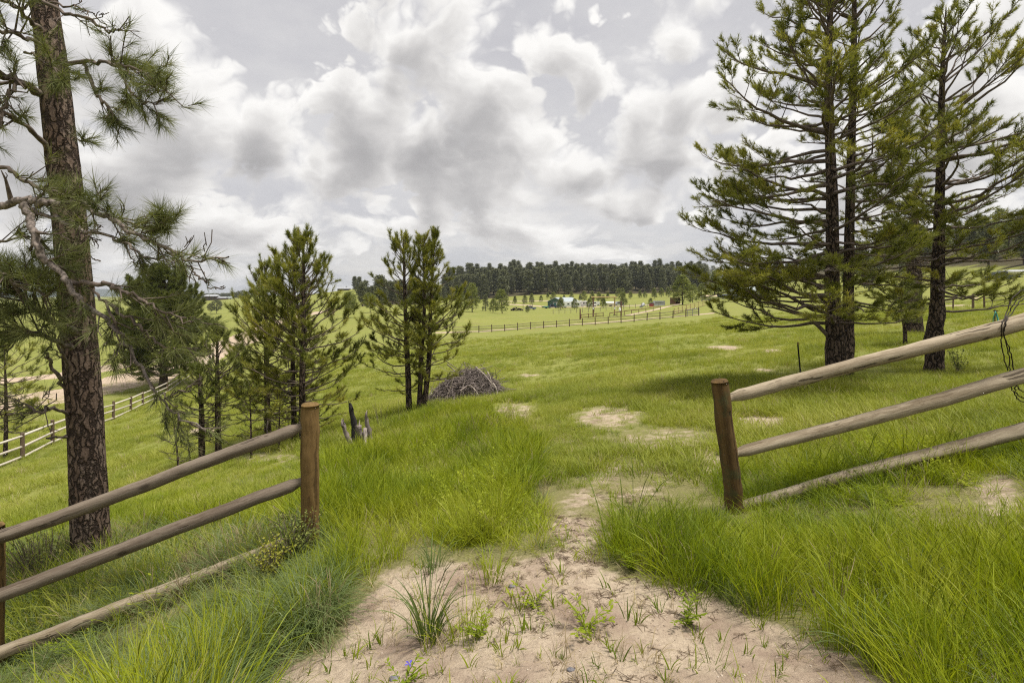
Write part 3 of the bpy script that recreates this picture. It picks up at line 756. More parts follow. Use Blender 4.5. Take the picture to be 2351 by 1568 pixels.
def limb(pts, r0, r1, cl=limbs, twigs=0, tl=.35, sub_from=.25, live=1., up=.25, nb=14, kn=0, tint=None, fork=.5, away=None):
    rng = pn.rng
    nn = max(10, len(pts)*5)
    Pp = smooth_path([pt(*p) for p in pts], nn)
    Pp[1:-1] += rng.normal(0, .012, (nn-2, 3))
    Rr = np.linspace(r0, r1, nn)*(1+.08*rng.normal(size=nn))
    Vv, F = tubes(Pp[None], Rr[None], 8); cl.add(Vv, F)
    Ttan = norm(np.gradient(Pp, axis=0))
    for j in range(twigs):
        q = sub_from+(1-sub_from)*(j+rng.random())/twigs
        i = min(int(q*(nn-1)), nn-2); b = Pp[i]; d = Ttan[i]
        rv = norm(rng.normal(size=3)); pv = norm(rv-(rv@d)*d)
        h = norm(d*rng.uniform(.5, 1.1)+pv*rng.uniform(.5, 1.)+np.array([0, 0, up]))
        l = tl*rng.uniform(.5, 1.2)*(1-.35*q)
        bend = norm(rng.normal(size=3))*l*.12
        w = np.array([b, b+h*l*.33+bend*.5, b+h*l*.68+bend, b+h*l+np.array([0, 0, .10*l])])
        pn.twigs.append((w, np.linspace(max(.006, r1*.9), .0042, 4)))
        nf = rng.poisson(fork*3)
        for _ in range(nf):
            f = rng.uniform(.3, .95); c = w[0]*(1-f)+w[3]*f
            hv = norm(h+norm(rng.normal(size=3))*.75+np.array([0, 0, .2])); l3 = l*rng.uniform(.25, .5)
            t3 = c+hv*l3
            pn.fine.append((np.array([c, c+hv*l3*.5+rng.normal(0, .008, 3), t3]), np.array([.005, .0045, .0035])))
            if rng.random() < live:
                pn.brush.append((t3-hv*.10, t3+hv*.01)); pn.tints.append(np.clip(rng.normal(.5, .2), 0, 1))
        if rng.random() < live:
            e = norm(w[3]-w[2]); pn.brush.append((w[3]-e*.13, w[3]+e*.01)); pn.tints.append(np.clip(rng.normal(.55, .2), 0, 1))
    return Pp
# upper right limb with its fan of tufts
limb([(140,150,5.5),(215,142,5.2),(270,150,5.0),(330,168,4.9),(385,215,4.8)], .024, .006, twigs=24, tl=.42, live=.95, up=.1, sub_from=.3, fork=.8)
limb([(190,145,5.3),(222,215,5.1),(250,245,5.0),(275,290,5.0)], .02, .006, twigs=12, tl=.3, live=.8, up=-.1)
limb([(270,150,5.0),(295,205,4.9),(330,235,4.9),(375,240,4.9)], .014, .005, twigs=12, tl=.3, live=.9, up=.0)
limb([(60,-20,5.2),(150,30,5.0),(205,45,4.9),(250,72,4.9),(272,66,4.9)], .02, .006, twigs=10, tl=.3, live=.12, up=.05)
limb([(100,0,5.2),(180,20,5.0),(218,32,5.0)], .012, .005, twigs=4, tl=.2, live=.1)
limb([(150,300,5.5),(175,318,5.3),(195,330,5.25)], .008, .004, twigs=3, tl=.15, live=1., sub_from=.7)
# limbs on the left side
limb([(88,215,5.45),(40,185,5.2),(0,175,5.0),(-80,150,4.9)], .04, .02, twigs=14, tl=.5, live=.85, up=.1)
limb([(60,190,5.2),(20,210,5.0),(5,260,4.9),(-10,330,4.9)], .022, .01, twigs=10, tl=.4, live=.6)
limb([(120,345,5.5),(60,290,5.2),(0,255,5.0),(-60,240,4.9)], .028, .012, twigs=14, tl=.4, live=.6, up=.0)
limb([(95,70,5.4),(50,30,5.1),(10,0,5.0),(-40,-30,5.0)], .024, .012, twigs=12, tl=.45, live=.9)
limb([(90,100,5.3),(40,80,5.0),(0,70,4.8),(-60,60,4.8)], .02, .01, twigs=18, tl=.45, live=1.)
limb([(60,120,5.0),(110,150,4.85),(150,190,4.8)], .012, .005, twigs=14, tl=.25, live=1., up=.2)
# the grey broken limbs crossing the trunk
limb([(-60,478,4.6),(0,470,4.6),(60,458,4.6),(95,466,4.6),(140,470,4.6),(196,466,4.6)], .036, .026, grey, twigs=8, tl=.3, live=.3)
limb([(60,460,4.6),(66,500,4.55),(84,548,4.5),(104,598,4.5),(150,640,4.5),(186,690,4.5),(190,740,4.55)], .036, .020, grey, twigs=10, tl=.25, live=.5)
limb([(196,466,4.6),(212,482,4.6),(262,505,4.5),(300,535,4.45),(358,558,4.4),(400,585,4.4),(440,598,4.4),(525,590,4.4)], .026, .007, grey, twigs=26, tl=.34, live=.34, up=.1, sub_from=.08, fork=.9)
limb([(438,598,4.4),(448,630,4.4),(470,648,4.4),(496,664,4.4)], .010, .005, grey, twigs=3, tl=.12, live=0)
limb([(75,480,4.6),(150,512,4.6),(220,535,4.5),(290,560,4.5),(330,590,4.5),(400,600,4.45)], .018, .006, grey, twigs=16, tl=.28, live=.3, up=.05, fork=.9)
limb([(-40,395,4.8),(10,385,4.7),(60,420,4.7),(110,440,4.7),(170,450,4.7),(230,490,4.6),(330,520,4.6)], .022, .007, twigs=26, tl=.3, live=.6, fork=.8)
limb([(330,535,4.5),(365,520,4.4),(400,500,4.4)], .010, .005, twigs=10, tl=.16, live=1., up=.3)
limb([(-30,560,4.7),(60,545,4.7),(130,580,4.7)], .014, .006, twigs=10, tl=.3, live=.6)
limb([(-20,600,4.6),(20,640,4.6),(60,660,4.6),(110,680,4.6)], .024, .010, twigs=18, tl=.35, live=.9)
# drooping green limb to the right of the trunk
limb([(150,640,4.6),(205,655,4.5),(240,650,4.4),(285,668,4.3),(330,690,4.3),(380,720,4.3),(440,740,4.3)], .022, .006, twigs=15, tl=.33, live=.85, up=-.05, sub_from=.3, fork=.8)
limb([(190,700,4.6),(250,740,4.5),(290,795,4.4),(330,850,4.4),(362,905,4.35),(400,950,4.35),(470,985,4.3)], .022, .006, grey, twigs=16, tl=.34, live=.4, up=-.05, sub_from=.1, fork=.7)
limb([(240,690,4.5),(300,730,4.4),(350,780,4.4),(400,800,4.4),(455,800,4.4)], .016, .005, twigs=9, tl=.3, live=.8, up=-.1, fork=.7)
limb([(215,660,4.5),(255,720,4.4),(275,790,4.4),(290,850,4.4)], .012, .005, twigs=5, tl=.28, live=.9, up=-.1)
limb([(362,905,4.35),(410,900,4.3),(455,880,4.3)], .008, .004, twigs=4, tl=.2, live=0)
# left low greenery
limb([(170,760,5.4),(120,735,5.0),(70,700,4.8),(20,650,4.7),(-40,640,4.7)], .034, .012, twigs=30, tl=.45, live=1., up=.1, fork=.9)
limb([(165,800,5.4),(100,770,5.0),(40,760,4.8),(-40,770,4.7)], .026, .01, twigs=26, tl=.4, live=1., up=-.1, fork=.8)
limb([(70,700,4.8),(100,640,4.8),(150,600,4.8)], .012, .005, twigs=14, tl=.28, live=1., up=.1)
limb([(160,860,5.5),(140,800,5.2),(120,760,5.1)], .016, .008, twigs=6, tl=.2, live=.2)
limb([(158,958,5.5),(125,935,5.1),(90,945,4.9),(50,930,4.9),(-20,950,4.8)], .016, .006, twigs=16, tl=.35, live=.35, up=-.05)
limb([(150,890,5.5),(118,840,5.3),(108,812,5.2)], .022, .014, twigs=0)
limb([(158,1003,5.5),(130,1004,5.3),(106,1006,5.2)], .012, .009, twigs=0)
limb([(230,600,5.5),(205,588,5.4)], .008, .005, twigs=0)
t, b, c = None, None, None
pn.mains = []
tr, br, cr = pn.meshes(40, .175, .0042, (12, 70), .10)
inv = Matrix.Translation(-root.location)
tr.transform(inv); link('trunk', tr, M_BARK_OLD, root)
br.transform(inv); link('twigs', br, M_LIMB, root)
lm = limbs.mesh('limbs', True); lm.transform(inv); link('limbs', lm, M_LIMB, root)
gm = grey.mesh('grey_limbs', True); gm.transform(inv); tag(link('grey_limbs', gm, M_LIMB_GREY, root), 'pale grey half dead limbs')
cr.transform(inv); link('crown', cr, M_NEEDLE_L, root)

# ------------------------------------------------------------------ fences close by
def pole(name, p0, p1, r0, r1, m, parent, axis='X', tenon=(0, 0), seed=0, n=44, sides=18, dome=.0, wob=.035):
    """round timber from p0 to p1 in its own axis frame"""
    rng = np.random.default_rng(seed)
    p0, p1 = Vector(p0), Vector(p1); L = (p1-p0).length
    s = np.linspace(0, 1, n); R = r0+(r1-r0)*s
    a = np.arange(sides)*2*np.pi/sides
    Rr = np.broadcast_to(R[:, None], (n, sides)).copy()
    for _ in range(7):
        Rr *= 1+wob*.38*np.sin(rng.integers(1, 4)*a[None]+s[:, None]*rng.uniform(-9, 9)+rng.uniform(0, 6))
    Rr *= 1+.006*rng.normal(size=(n, sides))
    for side, tl in ((0, tenon[0]), (1, tenon[1])):
        if tl:
            dd = (s if side == 0 else 1-s)*L
            k = np.clip((dd-tl)/.035, 0, 1); Rr = Rr*k[:, None]+np.minimum(Rr, .034)*(1-k)[:, None]
    cy = np.cumsum(rng.normal(0, .0016, n)); cz = np.cumsum(rng.normal(0, .0016, n))
    cy -= np.linspace(cy[0], cy[-1], n); cz -= np.linspace(cz[0], cz[-1], n)
    V = np.stack([np.broadcast_to((s*L)[:, None], (n, sides)), cy[:, None]+Rr*np.cos(a), cz[:, None]+Rr*np.sin(a)], -1).reshape(-1, 3)
    idx = np.arange(n*sides).reshape(n, sides)
    F = np.stack([idx[:-1], idx[1:], np.roll(idx, -1, 1)[1:], np.roll(idx, -1, 1)[:-1]], -1).reshape(-1, 4)[:, ::-1]
    rim = [0, n-1]; V = list(map(tuple, V)); tri = []
    # bevelled, slightly domed ends
    for e, (row, sx) in enumerate(((idx[0], -1), (idx[-1], 1))):
        c = np.array([V[i] for i in row]); cc = c.mean(0); b = len(V)
        inner = cc+(c-cc)*.86; inner[:, 0] += sx*.012*(1 if dome == 0 else 1.2)
        V += list(map(tuple, inner)); V.append(tuple(cc+np.array([sx*(.014+dome), 0, 0])))
        for i in range(sides):
            j = (i+1) % sides
            tri += [(row[i], row[j], b+j), (row[i], b+j, b+i), (b+i, b+j, b+sides)] if sx < 0 else [(row[j], row[i], b+i), (row[j], b+i, b+j), (b+j, b+i, b+sides)]
    V = np.array(V)
    d = (p1-p0).normalized()
    if axis == 'Z':
        V = V[:, [1, 2, 0]]; q = Vector((0, 0, 1)).rotation_difference(d)
    else:
        q = Vector((1, 0, 0)).rotation_difference(d)
    me = new_mesh(name, V, [F, np.array(tri)], True)
    o = link(name, me, m, parent)
    o.location = p0-(parent.location if parent else Vector()); o.rotation_mode = 'QUATERNION'; o.rotation_quaternion = q
    return o

lf = empty('rail_fence', at(712, 4.1), 0, 'three brown round rails on a fat round post left of the gate gap', 'fence')
pole('post', pt(712, 1300, 4.1), pt(712, 930, 4.1), .070, .069, M_POST, lf, 'Z', seed=1, dome=.006, wob=.012)
pole('post', pt(-16, 1640, 3.85), pt(-16, 1208, 3.85), .066, .066, M_POST, lf, 'Z', seed=2, dome=.006, wob=.012)
for k, (ra, rb, d0) in enumerate(((1240, 978, .0), (1374, 1103, 0.), (1506, 1232, .0))):
    pole('rail', pt(-20, ra, 3.80), pt(700, rb, 4.09), .051, .049, M_RAIL_L if k < 2 else M_RAIL_R, lf, 'X', (0, .06), seed=10+k)
rf = empty('rail_fence', at(1685, 4.15), 0, 'three pale weathered rails climbing from a leaning dark post right of the gap', 'fence')
pole('post', pt(1694, 1240, 4.16), pt(1652, 876, 4.15), .072, .067, M_POST_D, rf, 'Z', seed=3, dome=.012, wob=.014)
pole('post', pt(2478, 1100, 4.2), pt(2470, 640, 4.2), .07, .068, M_POST_D, rf, 'Z', seed=4, dome=.01, wob=.02)
for k, (xa, ra, rb, r0, r1) in enumerate(((1662, 917, 703, .048, .066), (1676, 1044, 828, .046, .063), (1688, 1164, 952, .040, .060))):
    pole('rail', pt(xa, ra, 4.18), pt(2480, rb, 4.19), r0, r1, M_RAIL_R, rf, 'X', (.085, 0), seed=20+k, wob=.05)
# rusty stain band on the leaning post belongs to its wood; hanging wire over the rails
wire = Cloud()
def wz(x, y, d): return pt((2300+x/5.228)*.9267, (700+y/5.228)*.9267, d)
for st in ([(1420,20,4.3),(1239,90,4.28),(1075,215,4.25),(1012,400,4.22),(960,520,4.10),(945,640,4.12),(940,745,4.15),(968,910,4.2),(1030,1140,4.24)],
           [(1420,60,4.33),(1239,165,4.3),(1110,270,4.27),(1040,400,4.25),(1000,520,4.10),(985,690,4.13),(1030,890,4.2),(1062,1120,4.24)],
           [(1430,90,4.36),(1239,205,4.33),(1150,300,4.3),(1070,410,4.26),(1010,500,4.10),(988,690,4.14),(1062,890,4.2),(1108,1130,4.24),(1130,1300,4.25)],
           [(1062,1120,4.24),(1075,1310,4.26),(1092,1410,4.26),(1150,1500,4.26),(1260,1555,4.27),(1500,1580,4.3)],
           [(1108,1130,4.24),(1125,1330,4.27),(1130,1410,4.27),(1250,1510,4.28),(1500,1540,4.3)],
           [(1140,1290,4.25),(1175,1380,4.28),(1300,1420,4.28),(1500,1380,4.3)]):
    P = smooth_path([wz(*p) for p in st], 40); P[1:-1] += RNG.normal(0, .0035, (38, 3))
    V_, F_ = tubes(P[None], np.full((1, 40), .0042), 6); wire.add(V_, F_)
o = link('wire_coil', wire.mesh('wire_coil', True), plain('rusty_wire', (.035, .026, .02), .7, .3))
tag(o, 'tangled dark fence wire hanging over the right hand rails', 'wire')

# T post in the field
b = at(1839, 13.); top = pt(1832, 787, 13.)
tp = empty('stake', b, 0, 'thin dark metal stake standing alone left of the twin trunk pine', 'stake')
m_ = MB(); l = (top-b)
m_.box((0, 0, 0), (.036, .008, 1)); m_.box((0, .016, 0), (.008, .030, 1))
for i in range(9): m_.box((0, -.008, -.42+i*.1), (.022, .010, .014))
o = m_.build('shaft', plain('dark_steel', (.03, .03, .028), .6, .5), tp)
o.scale = (1, 1, l.length+.15); o.location = l*.5-Vector((0, 0, .07)); o.rotation_mode = 'QUATERNION'; o.rotation_quaternion = Vector((0, 0, 1)).rotation_difference(l.normalized())
m_ = MB(); m_.tube((0, 0, -.03), (0, 0, .025), .028, .022, 10)
o = m_.build('cap', plain('yellow_cap', (.35, .27, .05)), tp); o.location = l-Vector((0, 0, .01))

# ------------------------------------------------------------------ broken stump and brush pile
def shard(mb, p0, p1, r0, r1, n=9, sides=9, seed=0, flat=.6):
    rng = np.random.default_rng(seed)
    P = smooth_path([p0, (Vector(p0)+Vector(p1))*.5+Vector((rng.normal(0, .02), 0, 0)), p1], n)
    V, F = tubes(P[None], np.linspace(r0, r1, n)[None], sides)
    V = V.reshape(n, sides, 3); C = P[:, None]
    V = C+(V-C)*(1+.34*rng.normal(size=(n, sides, 1))*np.linspace(.5, 1.1, n)[:, None, None])*np.array([1, flat, 1])
    V[-1] += rng.normal(0, .035, (sides, 3))*np.array([.3, .3, 2.0]); V[-2] += rng.normal(0, .012, (sides, 3))
    V = V.reshape(-1, 3); V = np.concatenate([V, P[-1:], P[:1]])
    a = (n-1)*sides
    cap = [(a+i, a+(i+1) % sides, n*sides) for i in range(sides)]
    mb.add(V, F); mb.F.setdefault(3, []).append(np.array(cap)+mb.n-len(V))
D = 10.6
st = empty('broken_stump', at(822, D), 0, 'splintered dead stump, half charred black and half bleached grey', 'stump')
inv = Matrix.Translation(-st.location)
for nm, lst, m_ in (('charred_spike', [((815,1030,D),(812,985,D),(805,930,D),.085,.03)], M_CHAR),
                    ('charred_splinter', [((806,1020,D-.1),(799,995,D-.1),(787,972,D-.1),.055,.03)], M_DEAD),
                    ('grey_spike', [((851,1010,D+.2),(848,975,D+.2),(841,948,D+.2),.07,.03)], M_DEAD),
                    ('splinter', [((838,1010,D-.2),(834,992,D-.2),(823,978,D-.2),.06,.045)], M_DEAD),
                    ('bleached_root', [((838,985,D-.2),(836,1010,D-.8),(831,1040,D-1.3),.04,.028)], M_DEAD)):
    c = Cloud()
    for k, (a_, b_, e_, r0, r1) in enumerate(lst):
        shard(c, pt(*a_), pt(*e_), r0, r1, seed=len(nm))
    me = c.mesh(nm, False); me.transform(inv); link(nm, me, m_, st)
D = 18.3
base = at(1064, D)
bp = empty('brush_pile', base, 0, 'heap of cut grey branches dumped beyond the forked pine', 'brush pile')
M_BRUSH_PALE = plain('peeled_branch', (.34, .29, .25), .9, var=.6, scale=12)
c = Cloud(); rng = np.random.default_rng(5); A = []; R = []
for i in range(2300):
    a = rng.uniform(0, 6.283); q = rng.random()**.55
    x, y = q*math.cos(a)*1.36, q*math.sin(a)*1.05
    hz = 1.02*max(0, 1-(abs(x-.12)/1.40)**1.7-(abs(y)/1.12)**2.0)
    z = hz*(1-.75*rng.random()**2.2)+.03
    an = rng.uniform(0, 6.283); tang = np.array([math.cos(an), math.sin(an), 0])
    sl = -np.array([x/1.4, y/1.1, 0])*.9
    d = norm(tang+np.array([0, 0, float(sl@tang)*1.1+rng.normal(0, .28)])); l = rng.uniform(.25, 1.0)*(.8 if rng.random() < .85 else 1.7); d = norm(d+np.array([0, 0, rng.choice([-1, 1])*.55*(l > .95)]))
    p0 = np.array([x, y, z])-d*l/2; bend = rng.normal(0, .05, 3)*l
    pts = np.array([p0, p0+d*l*.33+bend, p0+d*l*.66+bend*.7, p0+d*l])
    pts[:, 2] = np.maximum(pts[:, 2], -.05)
    A.append(pts); r = rng.choice([.006, .009, .014, .022], p=[.45, .35, .15, .05]); R.append(np.linspace(r, r*.6, 4))
V_, F_ = tubes(np.array(A), np.array(R), 5)
V_[:, 2] += height(V_[:, 0]+base.x, V_[:, 1]+base.y)-base.z
c.add(V_, F_)
o = link('sticks', c.mesh('sticks', True), plain('grey_brush', (.205, .17, .155), .9, var=.6, scale=5), bp)
tag(o, kind='stuff')
for k, (a_, b_, r) in enumerate((((1137,853,17.2),(1148,890,17.0),.03),((1150,880,17.1),(1160,905,16.9),.045),((1098,885,17.3),(1118,912,17.1),.035),((1086,868,17.4),(1075,905,17.2),.022),((1110,842,17.8),(1150,885,17.1),.032),((1060,862,17.3),(1044,912,17.1),.02))):
    a_ = (a_[0]-18, *a_[1:]); b_ = (b_[0]-18, *b_[1:])
    P = smooth_path([pt(*a_), (pt(*a_)+pt(*b_))*.5+Vector((.03, -.03, .03)), pt(*b_)], 8)
    V_, F_ = tubes(P[None], np.linspace(r*.62, r*.38, 8)[None]*(1+.1*rng.normal(size=(1, 8))), 8); cc = Cloud(); cc.add(V_, F_)
    me = cc.mesh('limb', True); me.transform(Matrix.Translation(-base)); link('limb', me, M_BRUSH_PALE, bp)

# ------------------------------------------------------------------ far pines, a few kinds copied one by one
def far_pine_mesh(name, seed, H=1., base=.25, wid=.2, shape='dome', clumps=90, tri=16, size=.055, needle=None, trunks=1):
    rng = np.random.default_rng(seed); cl = Cloud()
    V, F = tubes(np.array([[[0, 0, -.04], [rng.normal(0, .01), 0, .5], [rng.normal(0, .012), 0, .95]]]), np.array([[.018, .012, .003]]), 6)
    cl.add(V, F); nq = len(F)
    br = []
    pts = []
    for i in range(clumps):
        f = rng.random()**.85
        z = base+(1-base)*f
        if shape == 'dome': r = wid*(np.sin(np.pi*min(1, .18+.82*f)**1.05)**.6)*(.55+.45*(1-f)) if f < .97 else wid*.15
        elif shape == 'cone': r = wid*(1-f)**.75+.012
        elif shape == 'round': r = wid*math.sqrt(max(0, 1-(2*f-1)**2))+.01
        else: r = wid*(.45+.55*math.sin(f*7+seed))*(1-f**3)
        a = rng.uniform(0, 6.283); q = rng.uniform(.55, 1.05)
        c = np.array([math.cos(a)*r*q, math.sin(a)*r*q, z]); pts.append((c, f, q))
        if i % 3 == 0:
            br.append(np.array([[0, 0, z-.02-.05*q], [c[0]*.5, c[1]*.5, z-.012], c]))
    V, F = tubes(np.array(br), np.full((len(br), 3), .0035), 3); cl.add(V, F); nq += len(F)
    C = np.array([p[0] for p in pts]); n = len(C)
    off = rng.normal(size=(n, tri, 3))*size*np.array([.62, .62, .42])
    cen = C[:, None]+off
    d = norm(rng.normal(size=(n, tri, 3))+np.array([0, 0, .7])+norm(C*np.array([1, 1, 0]))[:, None]*.6)
    sd = norm(np.cross(d, rng.normal(size=(n, tri, 3))))
    s = size*rng.uniform(.35, .85, (n, tri, 1))
    T = np.stack([cen-sd*s*.35, cen+sd*s*.35, cen+d*s*1.1], 2).reshape(-1, 3)
    t = np.clip(rng.normal(.45, .18, (n, 1, 1))+rng.normal(0, .12, (n, tri, 1)), 0, 1)
    cl.add(T, np.arange(len(T)).reshape(-1, 3), np.broadcast_to(t, (n, tri, 3)).reshape(-1).copy())
    me = cl.mesh(name)
    me.materials.append(M_BARK_FAR); me.materials.append(needle or M_NEEDLE_FAR)
    nf = len(me.polygons); mi = np.ones(nf, np.int32)
    lt = np.empty(nf, np.int32); me.polygons.foreach_get('loop_total', lt); mi[lt == 4] = 0
    me.polygons.foreach_set('material_index', mi)
    return me
FOREST = [far_pine_mesh('pine_tree', 100+i, base=b, wid=w, clumps=190, tri=18, size=.055) for i, (b, w) in enumerate(((.13, .125), (.08, .14), (.2, .13), (.1, .15), (.06, .13), (.16, .115)))]
YOUNG = [far_pine_mesh('pine_tree', 120+i, base=.14, wid=w, shape=s, clumps=150, tri=20, size=.055, needle=M_NEEDLE_S) for i, (w, s) in enumerate(((.24, 'cone'), (.27, 'dome'), (.22, 'cone'), (.30, 'dome')))]
SPRUCE = far_pine_mesh('spruce_tree', 131, base=.05, wid=.2, shape='cone', clumps=170, tri=18, size=.045)
ROUND = [far_pine_mesh('leafy_tree', 140+i, base=.25, wid=.33, shape='round', clumps=170, tri=20, size=.06, needle=M_NEEDLE_S if i else M_NEEDLE_FAR) for i in range(2)]
REDT = far_pine_mesh('reddish_tree', 150, base=.1, wid=.42, shape='round', clumps=160, tri=18, size=.06, needle=M_RED_LEAF)
def far_tree(me, px, d, h, label, group=None, cat='tree', wide=1., name=None):
    o = bpy.data.objects.new(name or me.name.split('.')[0], me); COL.objects.link(o)
    o.location = at(px, d, -.02*h); o.rotation_euler = (RNG.normal(0, .02), RNG.normal(0, .02), RNG.uniform(0, 6.28)); o.scale = (h*wide, h*wide, h)
    return tag(o, label, cat, group)
GF = 'tall pines of the forest on the low ridge'
for k in range(66):
    px = 1022+600*(k+RNG.uniform(-.3, .3))/66; far_tree(FOREST[k % 6], px, RNG.uniform(392, 425), RNG.uniform(14, 21.), 'tall dark pine at the front edge of the ridge forest', GF, wide=RNG.uniform(1.1, 1.55))
for k in range(54):
    px = 1030+590*(k+RNG.uniform(-.4, .4))/54; far_tree(FOREST[(k*5) % 6], px, RNG.uniform(440, 475), RNG.uniform(15, 20), 'dark pine deeper in the ridge forest', GF, wide=RNG.uniform(1.1, 1.5))
for k in range(56):
    px = 1032+585*(k+RNG.uniform(-.4, .4))/56; far_tree(FOREST[(k*7) % 6], px, RNG.uniform(490, 540), RNG.uniform(12, 21), 'dark pine along the skyline of the ridge forest', GF, wide=RNG.uniform(1.1, 1.5))
GH = 'pines on the wooded hill at right'
for k in range(58):
    px = 1640+790*((k*.618) % 1.); d = RNG.uniform(130, 290) if px > 1950 else RNG.uniform(240, 360)
    far_tree(FOREST[k % 6] if k % 3 else YOUNG[k % 4], px, d, RNG.uniform(10, 15.), 'pine on the wooded hillside behind the right hand pines', GH, wide=1.3)
GL = 'dark pines on the low rise left of the ridge forest'
for k in range(26):
    px = 815+210*(k+RNG.uniform(-.4, .4))/26; far_tree(FOREST[k % 6], px, RNG.uniform(250, 410), RNG.uniform(9, 14.5), 'dark pine on the low rise seen around the centre clump', GL, wide=1.35)
far_tree(FOREST[1], 872, 300, 17, 'broad pine rising above the low rise, left of the centre clump', wide=1.9)
GY = 'young pines below the ridge forest'
for k in range(26):
    px = 1150+460*(k+RNG.uniform(-.35, .35))/26; d = RNG.uniform(318, 372)
    far_tree(YOUNG[k % 4], px, d, RNG.uniform(4.2, 7.2), 'small young pine in the row at the foot of the forest', GY, wide=1.25)
for me_, px, d, h, w, lab in (
    (YOUNG[1], 1084, 195, 11.2, 1.15, 'large bushy pine right of the centre clump across the meadow'),
    (YOUNG[3], 1058, 205, 7.5, 1.2, 'low dark pine left of the large bushy pine across the meadow'),
    (SPRUCE, 1115, 215, 7.2, 1.2, 'dark blue green spruce left of the bushy meadow pine'),
    (YOUNG[3], 1153, 190, 9.0, 1.2, 'broad bushy pine at the meadow edge by the log pile'),
    (YOUNG[1], 1132, 200, 5.5, 1.2, 'short pine tucked left of the broad bushy pine'),
    (YOUNG[1], 1211, 200, 2.9, 1.3, 'tiny lone pine in the open meadow left of the barn'),
    (YOUNG[1], 1287, 235, 5.9, 1.2, 'small pine in front of the green barn door'),
    (YOUNG[3], 1319, 235, 5.0, 1.3, 'small pine in front of the white motorhome'),
    (YOUNG[1], 1353, 240, 4.9, 1.2, 'small pine at the right end of the motorhome'),
    (YOUNG[2], 1385, 240, 6.2, 1.2, 'small pine behind the timber gate frame'),
    (YOUNG[0], 1432, 250, 7.0, 1.2, 'small pine right of the timber gate frame'),
    (YOUNG[3], 1494, 240, 3.6, 1.4, 'rounded bush pine behind the red feed bin'),
    (YOUNG[1], 1567, 140, 8.2, 1.45, 'lone bushy pine beside the red shed'),
    (YOUNG[3], 1590, 160, 5.4, 1.2, 'smaller pine right of the lone bushy pine by the shed'),
    (YOUNG[1], 1612, 230, 8., 1.2, 'dark pine behind the parked boats'),
    (YOUNG[0], 1755, 190, 8.5, 1.2, 'bare limbed pine right of the white camper'),
    (ROUND[0], 497, 300, 8.0, 1.1, 'dark round tree in the valley field left of the tall clump'),
    (ROUND[0], 484, 305, 6.0, 1.0, 'smaller dark tree left of the round valley tree'),
    (ROUND[0], 560, 330, 3.6, 1.1, 'single small round bush far out in the valley field'),
    (ROUND[1], 800, 150, 7.5, .9, 'green leafy tree in the valley right of the tall clump'),
    (ROUND[1], 850, 170, 6.5, 1., 'light green leafy tree beside the centre clump'),
    (REDT, 760, 160, 3.1, 1.2, 'reddish purple leafed small tree right of the tall clump')):
    far_tree(me_, px, d, h, lab, None, wide=w)
GV = 'dark trees by the far white house'
for k in range(8):
    far_tree(ROUND[0], 538+9*k, RNG.uniform(470, 540), RNG.uniform(6, 9), 'dark round tree in the line right of the far white house', GV)
# unbroken woods far off
def woods(name, spots, label):
    cl = Cloud()
    src = FOREST[3]; nv = len(src.vertices); co = np.empty(nv*3, np.float32); src.vertices.foreach_get('co', co); co = co.reshape(-1, 3)
    nf = len(src.polygons); fs = {3: [], 4: []}
    for p in src.polygons: fs[len(p.vertices)].append(tuple(p.vertices))
    f3 = np.array(fs[3])[::3]
    for px, d, h, w in spots:
        b_ = at(px, d); a_ = RNG.uniform(0, 6.28)
        R_ = np.array([[math.cos(a_), -math.sin(a_), 0], [math.sin(a_), math.cos(a_), 0], [0, 0, 1]])
        used, invx = np.unique(f3, return_inverse=True)
        cl.add((co[used]*np.array([h*w, h*w, h])) @ R_.T+np.array(b_), invx.reshape(-1, 3), np.full(len(used), RNG.uniform(.2, .6)))
    o = link(name, cl.mesh(name), M_NEEDLE_FAR)
    return tag(o, label, 'woods', None, 'stuff')
woods('woodland', [(RNG.uniform(1020, 1640), RNG.uniform(545, 640), RNG.uniform(13, 17), 2.) for _ in range(130)], 'unbroken pine woods filling in behind the ridge forest skyline')
woods('distant_woodland', [(RNG.uniform(430, 570), RNG.uniform(1050, 1250), RNG.uniform(9, 12), 3.2) for _ in range(140)], 'thin dark line of woods on the far horizon at left')

# low far ridges
def ridge(name, rows, d, m):
    P = []
    xs = np.linspace(rows[0][0], rows[-1][0], 120)
    h = np.interp(xs, [r[0] for r in rows], [r[1] for r in rows])+np.convolve(RNG.normal(0, 1.2, 120), np.ones(5)/5, 'same')
    V = []
    for x, r in zip(xs, h):
        a = pt(x, r, d); X, Y = a.x, a.y
        V += [(X*.86, Y*.86, -22), (X*.93, Y*.93, a.z*.45-10), (X, Y, a.z), (X*1.12, Y*1.12, -22)]
    idx = np.arange(120*4).reshape(120, 4)
    F = np.stack([idx[:-1, :-1], idx[1:, :-1], idx[1:, 1:], idx[:-1, 1:]], -1).reshape(-1, 4)
    return tag(link(name, new_mesh(name, np.array(V), [F], True), m), kind='structure')
ridge('hills', [(-700,664),(100,660),(240,664),(300,668),(450,676),(700,678),(900,676)], 4300., plain('wooded_hill', (.04, .055, .045), .95, scale=.004))

